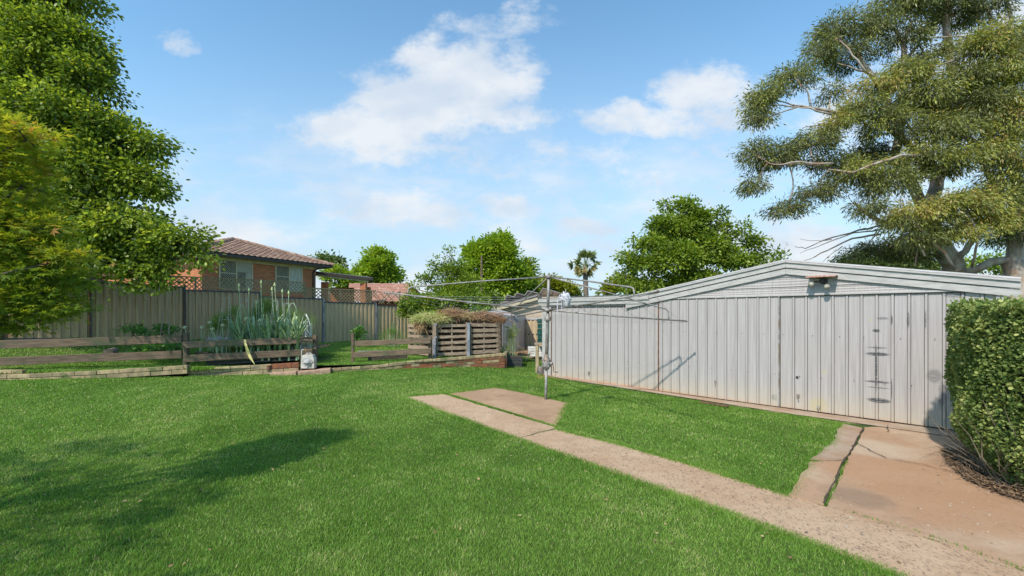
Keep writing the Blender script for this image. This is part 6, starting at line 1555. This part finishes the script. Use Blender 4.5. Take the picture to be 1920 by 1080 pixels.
b = at(1290, 560, 20); tree('broadleaf_tree', 'big round green leafy tree standing behind the left half of the shed roof', (b.x, b.y, .3),
     lobes_px([(1270, 440, 46, 40, 19.5), (1310, 430, 36, 40, 19.5), (1240, 430, 26, 26, 19), (1285, 392, 26, 20, 19.5), (1252, 388, 16, 14, 19.5), (1305, 400, 14, 20, 19.5), (1225, 462, 30, 22, 18.8), (1195, 455, 18, 12, 18.8), (1180, 488, 26, 12, 18.8), (1210, 500, 36, 24, 18.8), (1270, 490, 50, 36, 18.5), (1330, 470, 36, 36, 18.8), (1352, 412, 11, 20, 19.3), (1365, 440, 18, 22, 19.3), (1392, 432, 14, 20, 19.3), (1412, 462, 24, 20, 19.5), (1365, 490, 40, 26, 18.8), (1405, 492, 30, 18, 19.3), (1210, 538, 36, 18, 18.8), (1300, 535, 70, 30, 19), (1172, 520, 18, 10, 19), (1180, 545, 24, 12, 19), (1328, 440, 14, 20, 19.5), (1430, 480, 10, 10, 19.5)]),
     at(1290, 500, 20), .22, MID, 9, .34, 62, .122, 'oval', droop=.35, shell=(.45, 1.1), tnoise=.17)
b = at(1465, 520, 24); bush('far_shrub', 'tip of a dark leafy shrub just above the shed ridge', 'shrub', [(1463, 480, 14, 10, 24), (1460, 500, 20, 14, 24)], MID, .17, 'oval', 8, .4, 30, stem=.03)
b = at(1105, 600, 44)
def palm():
    base = at(1097, 600, 42); base.z = .2; t = thing('fan_palm', 'tall fan palm with a skirt of old fronds beyond the shed roof', 'palm', base)
    c = at(1097, 497, 42); mb = MB(); mb.tube([base, Vector((base.x + .1, base.y, 3)), Vector((c.x, c.y, c.z))], [.32, .26, .22], 10); mb.obj('trunk', M('palm_bark', (.18, .13, .10), (.09, .065, .05), 5, (1, 1, 6), .9, bump=.6), t, smooth=True)
    FP = leafmat('palm_leaf', [(0, (.08, .11, .03)), (.5, (.20, .23, .07)), (.8, (.40, .34, .13)), (1, (.30, .18, .08))], .4, .3)
    Ps, Ds, Ts, Ss = [], [], [], []; mb = MB()
    for i in range(40):
        el = rnd.uniform(-1.0, 1.45); az = rnd.uniform(0, 6.28); d_ = Vector((math.cos(az) * math.cos(el), math.sin(az) * math.cos(el), math.sin(el)))
        L = rnd.uniform(.7, 1.15) * (1.0 if el > 0 else .7); e = c + d_ * L + Vector((0, 0, -.05)); mb.tube([c, e], [.025, .015], 4)
        side = d_.cross(Vector((0, 0, 1))); side.normalize(); up = side.cross(d_)
        for k in range(11):
            a = R(-70 + 140 * k / 10); dd_ = d_ * math.cos(a) + (side * math.cos(az * 3) + up * math.sin(az * 3)) .normalized() * math.sin(a); dd_.z -= .25
            Ps.append(tuple(e)); Ds.append(tuple(dd_)); Ts.append(min(1, max(0, (.35 if el > -.1 else .8) + rnd.uniform(-.2, .2)))); Ss.append(rnd.uniform(.5, .75))
    mb.obj('frond_stalks', STALK, t); leaves('crown', np.array(Ps), np.array(Ds), np.array(Ss) , 'lance', FP, np.array(Ts), t, .3)
palm()
b = at(930, 580, 30); tree('broadleaf_tree', 'tall bright lime green tree rising behind the clothesline arm', (b.x, b.y, .3),
     lobes_px([(925, 470, 40, 32, 30), (900, 505, 38, 45, 29.5), (940, 505, 36, 50, 29.5), (915, 545, 48, 36, 29.5), (960, 530, 34, 40, 30, 0, -.05), (890, 480, 20, 26, 30), (935, 450, 22, 14, 30)]), at(930, 530, 30), .25, LIME, 4.2, .5, 85, .19, 'oval', droop=.2, shell=(.6, 1.08))
b = at(985, 580, 33); tree('broadleaf_tree', 'darker green tree tucked right behind the bright lime green one', (b.x, b.y, .3), lobes_px([(985, 510, 24, 30, 33), (970, 545, 34, 34, 33), (1000, 550, 24, 22, 33)]), at(985, 560, 33), .25, MID, 3.4, .5, 75, .19, 'oval', droop=.2)
b = at(1045, 580, 36); tree('broadleaf_tree', 'rounded yellow green tree behind the mast top and solar panels', (b.x, b.y, .3), lobes_px([(1025, 540, 34, 22, 36), (1055, 545, 32, 18, 36), (1000, 545, 24, 18, 36), (1080, 556, 14, 12, 36, 0, -.2)]), at(1040, 570, 36), .22, YEL, 3, .5, 70, .2, 'oval', droop=.2)
b = at(1155, 580, 38); tree('broadleaf_tree', 'low yellow green tree top beside the palm above the flat shed roof', (b.x, b.y, .3), lobes_px([(1160, 535, 26, 18, 37), (1140, 548, 20, 12, 37)]), at(1155, 570, 37), .2, YEL, 2.6, .5, 44, .28, 'oval', droop=.2)
b = at(708, 560, 48); tree('broadleaf_tree', 'neat domed lime green tree between the patio roof and the bushy thicket', (b.x, b.y, .5), lobes_px([(708, 482, 28, 18, 46), (706, 505, 38, 24, 46), (690, 520, 30, 20, 46), (730, 520, 24, 20, 46), (668, 520, 12, 12, 46)]), at(708, 530, 46), .3, LIME, 2.4, .65, 80, .26, 'oval', droop=.2, shell=(.6, 1.08))
b = at(640, 560, 40); tree('broadleaf_tree', 'bright green tree glimpsed under and above the patio roof', (b.x, b.y, .6), lobes_px([(628, 514, 26, 16, 40), (645, 530, 22, 20, 40), (660, 532, 18, 14, 40)]), at(640, 540, 40), .2, LIME, 2.6, .5, 70, .22, 'oval')
b = at(620, 560, 60); tree('gum_tree', 'distant dull olive gum crown poking up behind the house roof', (b.x, b.y, .6), lobes_px([(604, 488, 20, 12, 60), (630, 495, 18, 14, 60), (640, 505, 14, 10, 60)]), at(620, 520, 60), .3, OLIVE, 1.6, .8, 44, .4, 'oval')
b = at(840, 640, 19); tree('young_tree', 'slender olive green tree with upright twiggy shoots behind the compost', (b.x, b.y, .4),
     lobes_px([(842, 480, 8, 24, 18.5), (815, 500, 11, 26, 18.5), (838, 515, 26, 26, 18.5), (860, 520, 22, 32, 18.5), (805, 530, 18, 20, 18.3), (790, 530, 9, 18, 18.3), (845, 550, 40, 26, 18.3), (880, 545, 28, 30, 18.4), (770, 540, 7, 12, 18.3)]), at(840, 560, 18.5), .08, MID, 14, .24, 34, .095, 'oval', droop=.0, shell=(.3, 1.1), twigs=.5)
bush('dense_shrub', 'dense dark green shrub filling the fence line behind the compost heap', 'shrub', [(795, 572, 36, 22, 17.3), (770, 568, 22, 20, 17.5), (840, 572, 40, 24, 17.3), (890, 574, 34, 22, 17.6), (865, 555, 40, 20, 18), (920, 565, 22, 18, 18.5), (765, 590, 20, 14, 17.5), (820, 596, 50, 20, 17.2)], MID, .10, 'oval', 22, .2, 26, stem=.03)
mb = MB(); a, b = at(903, 600, 24), at(903, 480, 24); mb.tube([a, b], [.08, .045], 8); o = mb.obj('timber_pole', M('old_pole', (.16, .10, .07), (.10, .06, .045), 6, (1, 1, .2), .9)); tag(o, 'thin brown timber pole standing in front of the lime green tree', 'pole')
# trees filling the skyline gaps far behind and the gap under the gum tree
b = at(1760, 600, 22); tree('broadleaf_tree', 'dark shrubby tree seen low beneath the gum tree behind the shed roof', (b.x, b.y, .2), lobes_px([(1640, 505, 60, 26, 21), (1720, 510, 50, 26, 21), (1600, 495, 34, 20, 21), (1790, 530, 40, 24, 20), (1690, 478, 44, 22, 20.5), (1850, 545, 40, 14, 18)]), at(1700, 540, 21), .2, OLIVE, 5, .4, 40, .15, 'oval')
b = at(1860, 600, 30); tree('broadleaf_tree', 'distant dark green tree glimpsed below the horizontal gum limb', (b.x, b.y, .2), lobes_px([(1840, 505, 40, 30, 30), (1895, 500, 30, 36, 30), (1870, 545, 50, 20, 30)]), at(1860, 540, 30), .2, MID, 2.4, .5, 30, .2, 'oval')


# fallen leaves and clippings on the lawn
x, y = polar(420, 3.2, 13, 1.0); k = ~isback(x, y); x, y = x[k], y[k]
leaves('fallen_leaves', np.stack([x, y, zf(x, y) + .022], 1), np.concatenate([rng.normal(size=(len(x), 2)), rng.normal(0, .15, (len(x), 1))], 1), .028 * (.5 + rng.random(len(x))), 'oval', leafmat('fallen_leaf', [(0, (.12, .07, .04)), (.6, (.30, .19, .10)), (1, (.45, .34, .16))], .8, .1, .2), rng.random(len(x)), None, 1.5)['kind'] = 'stuff'
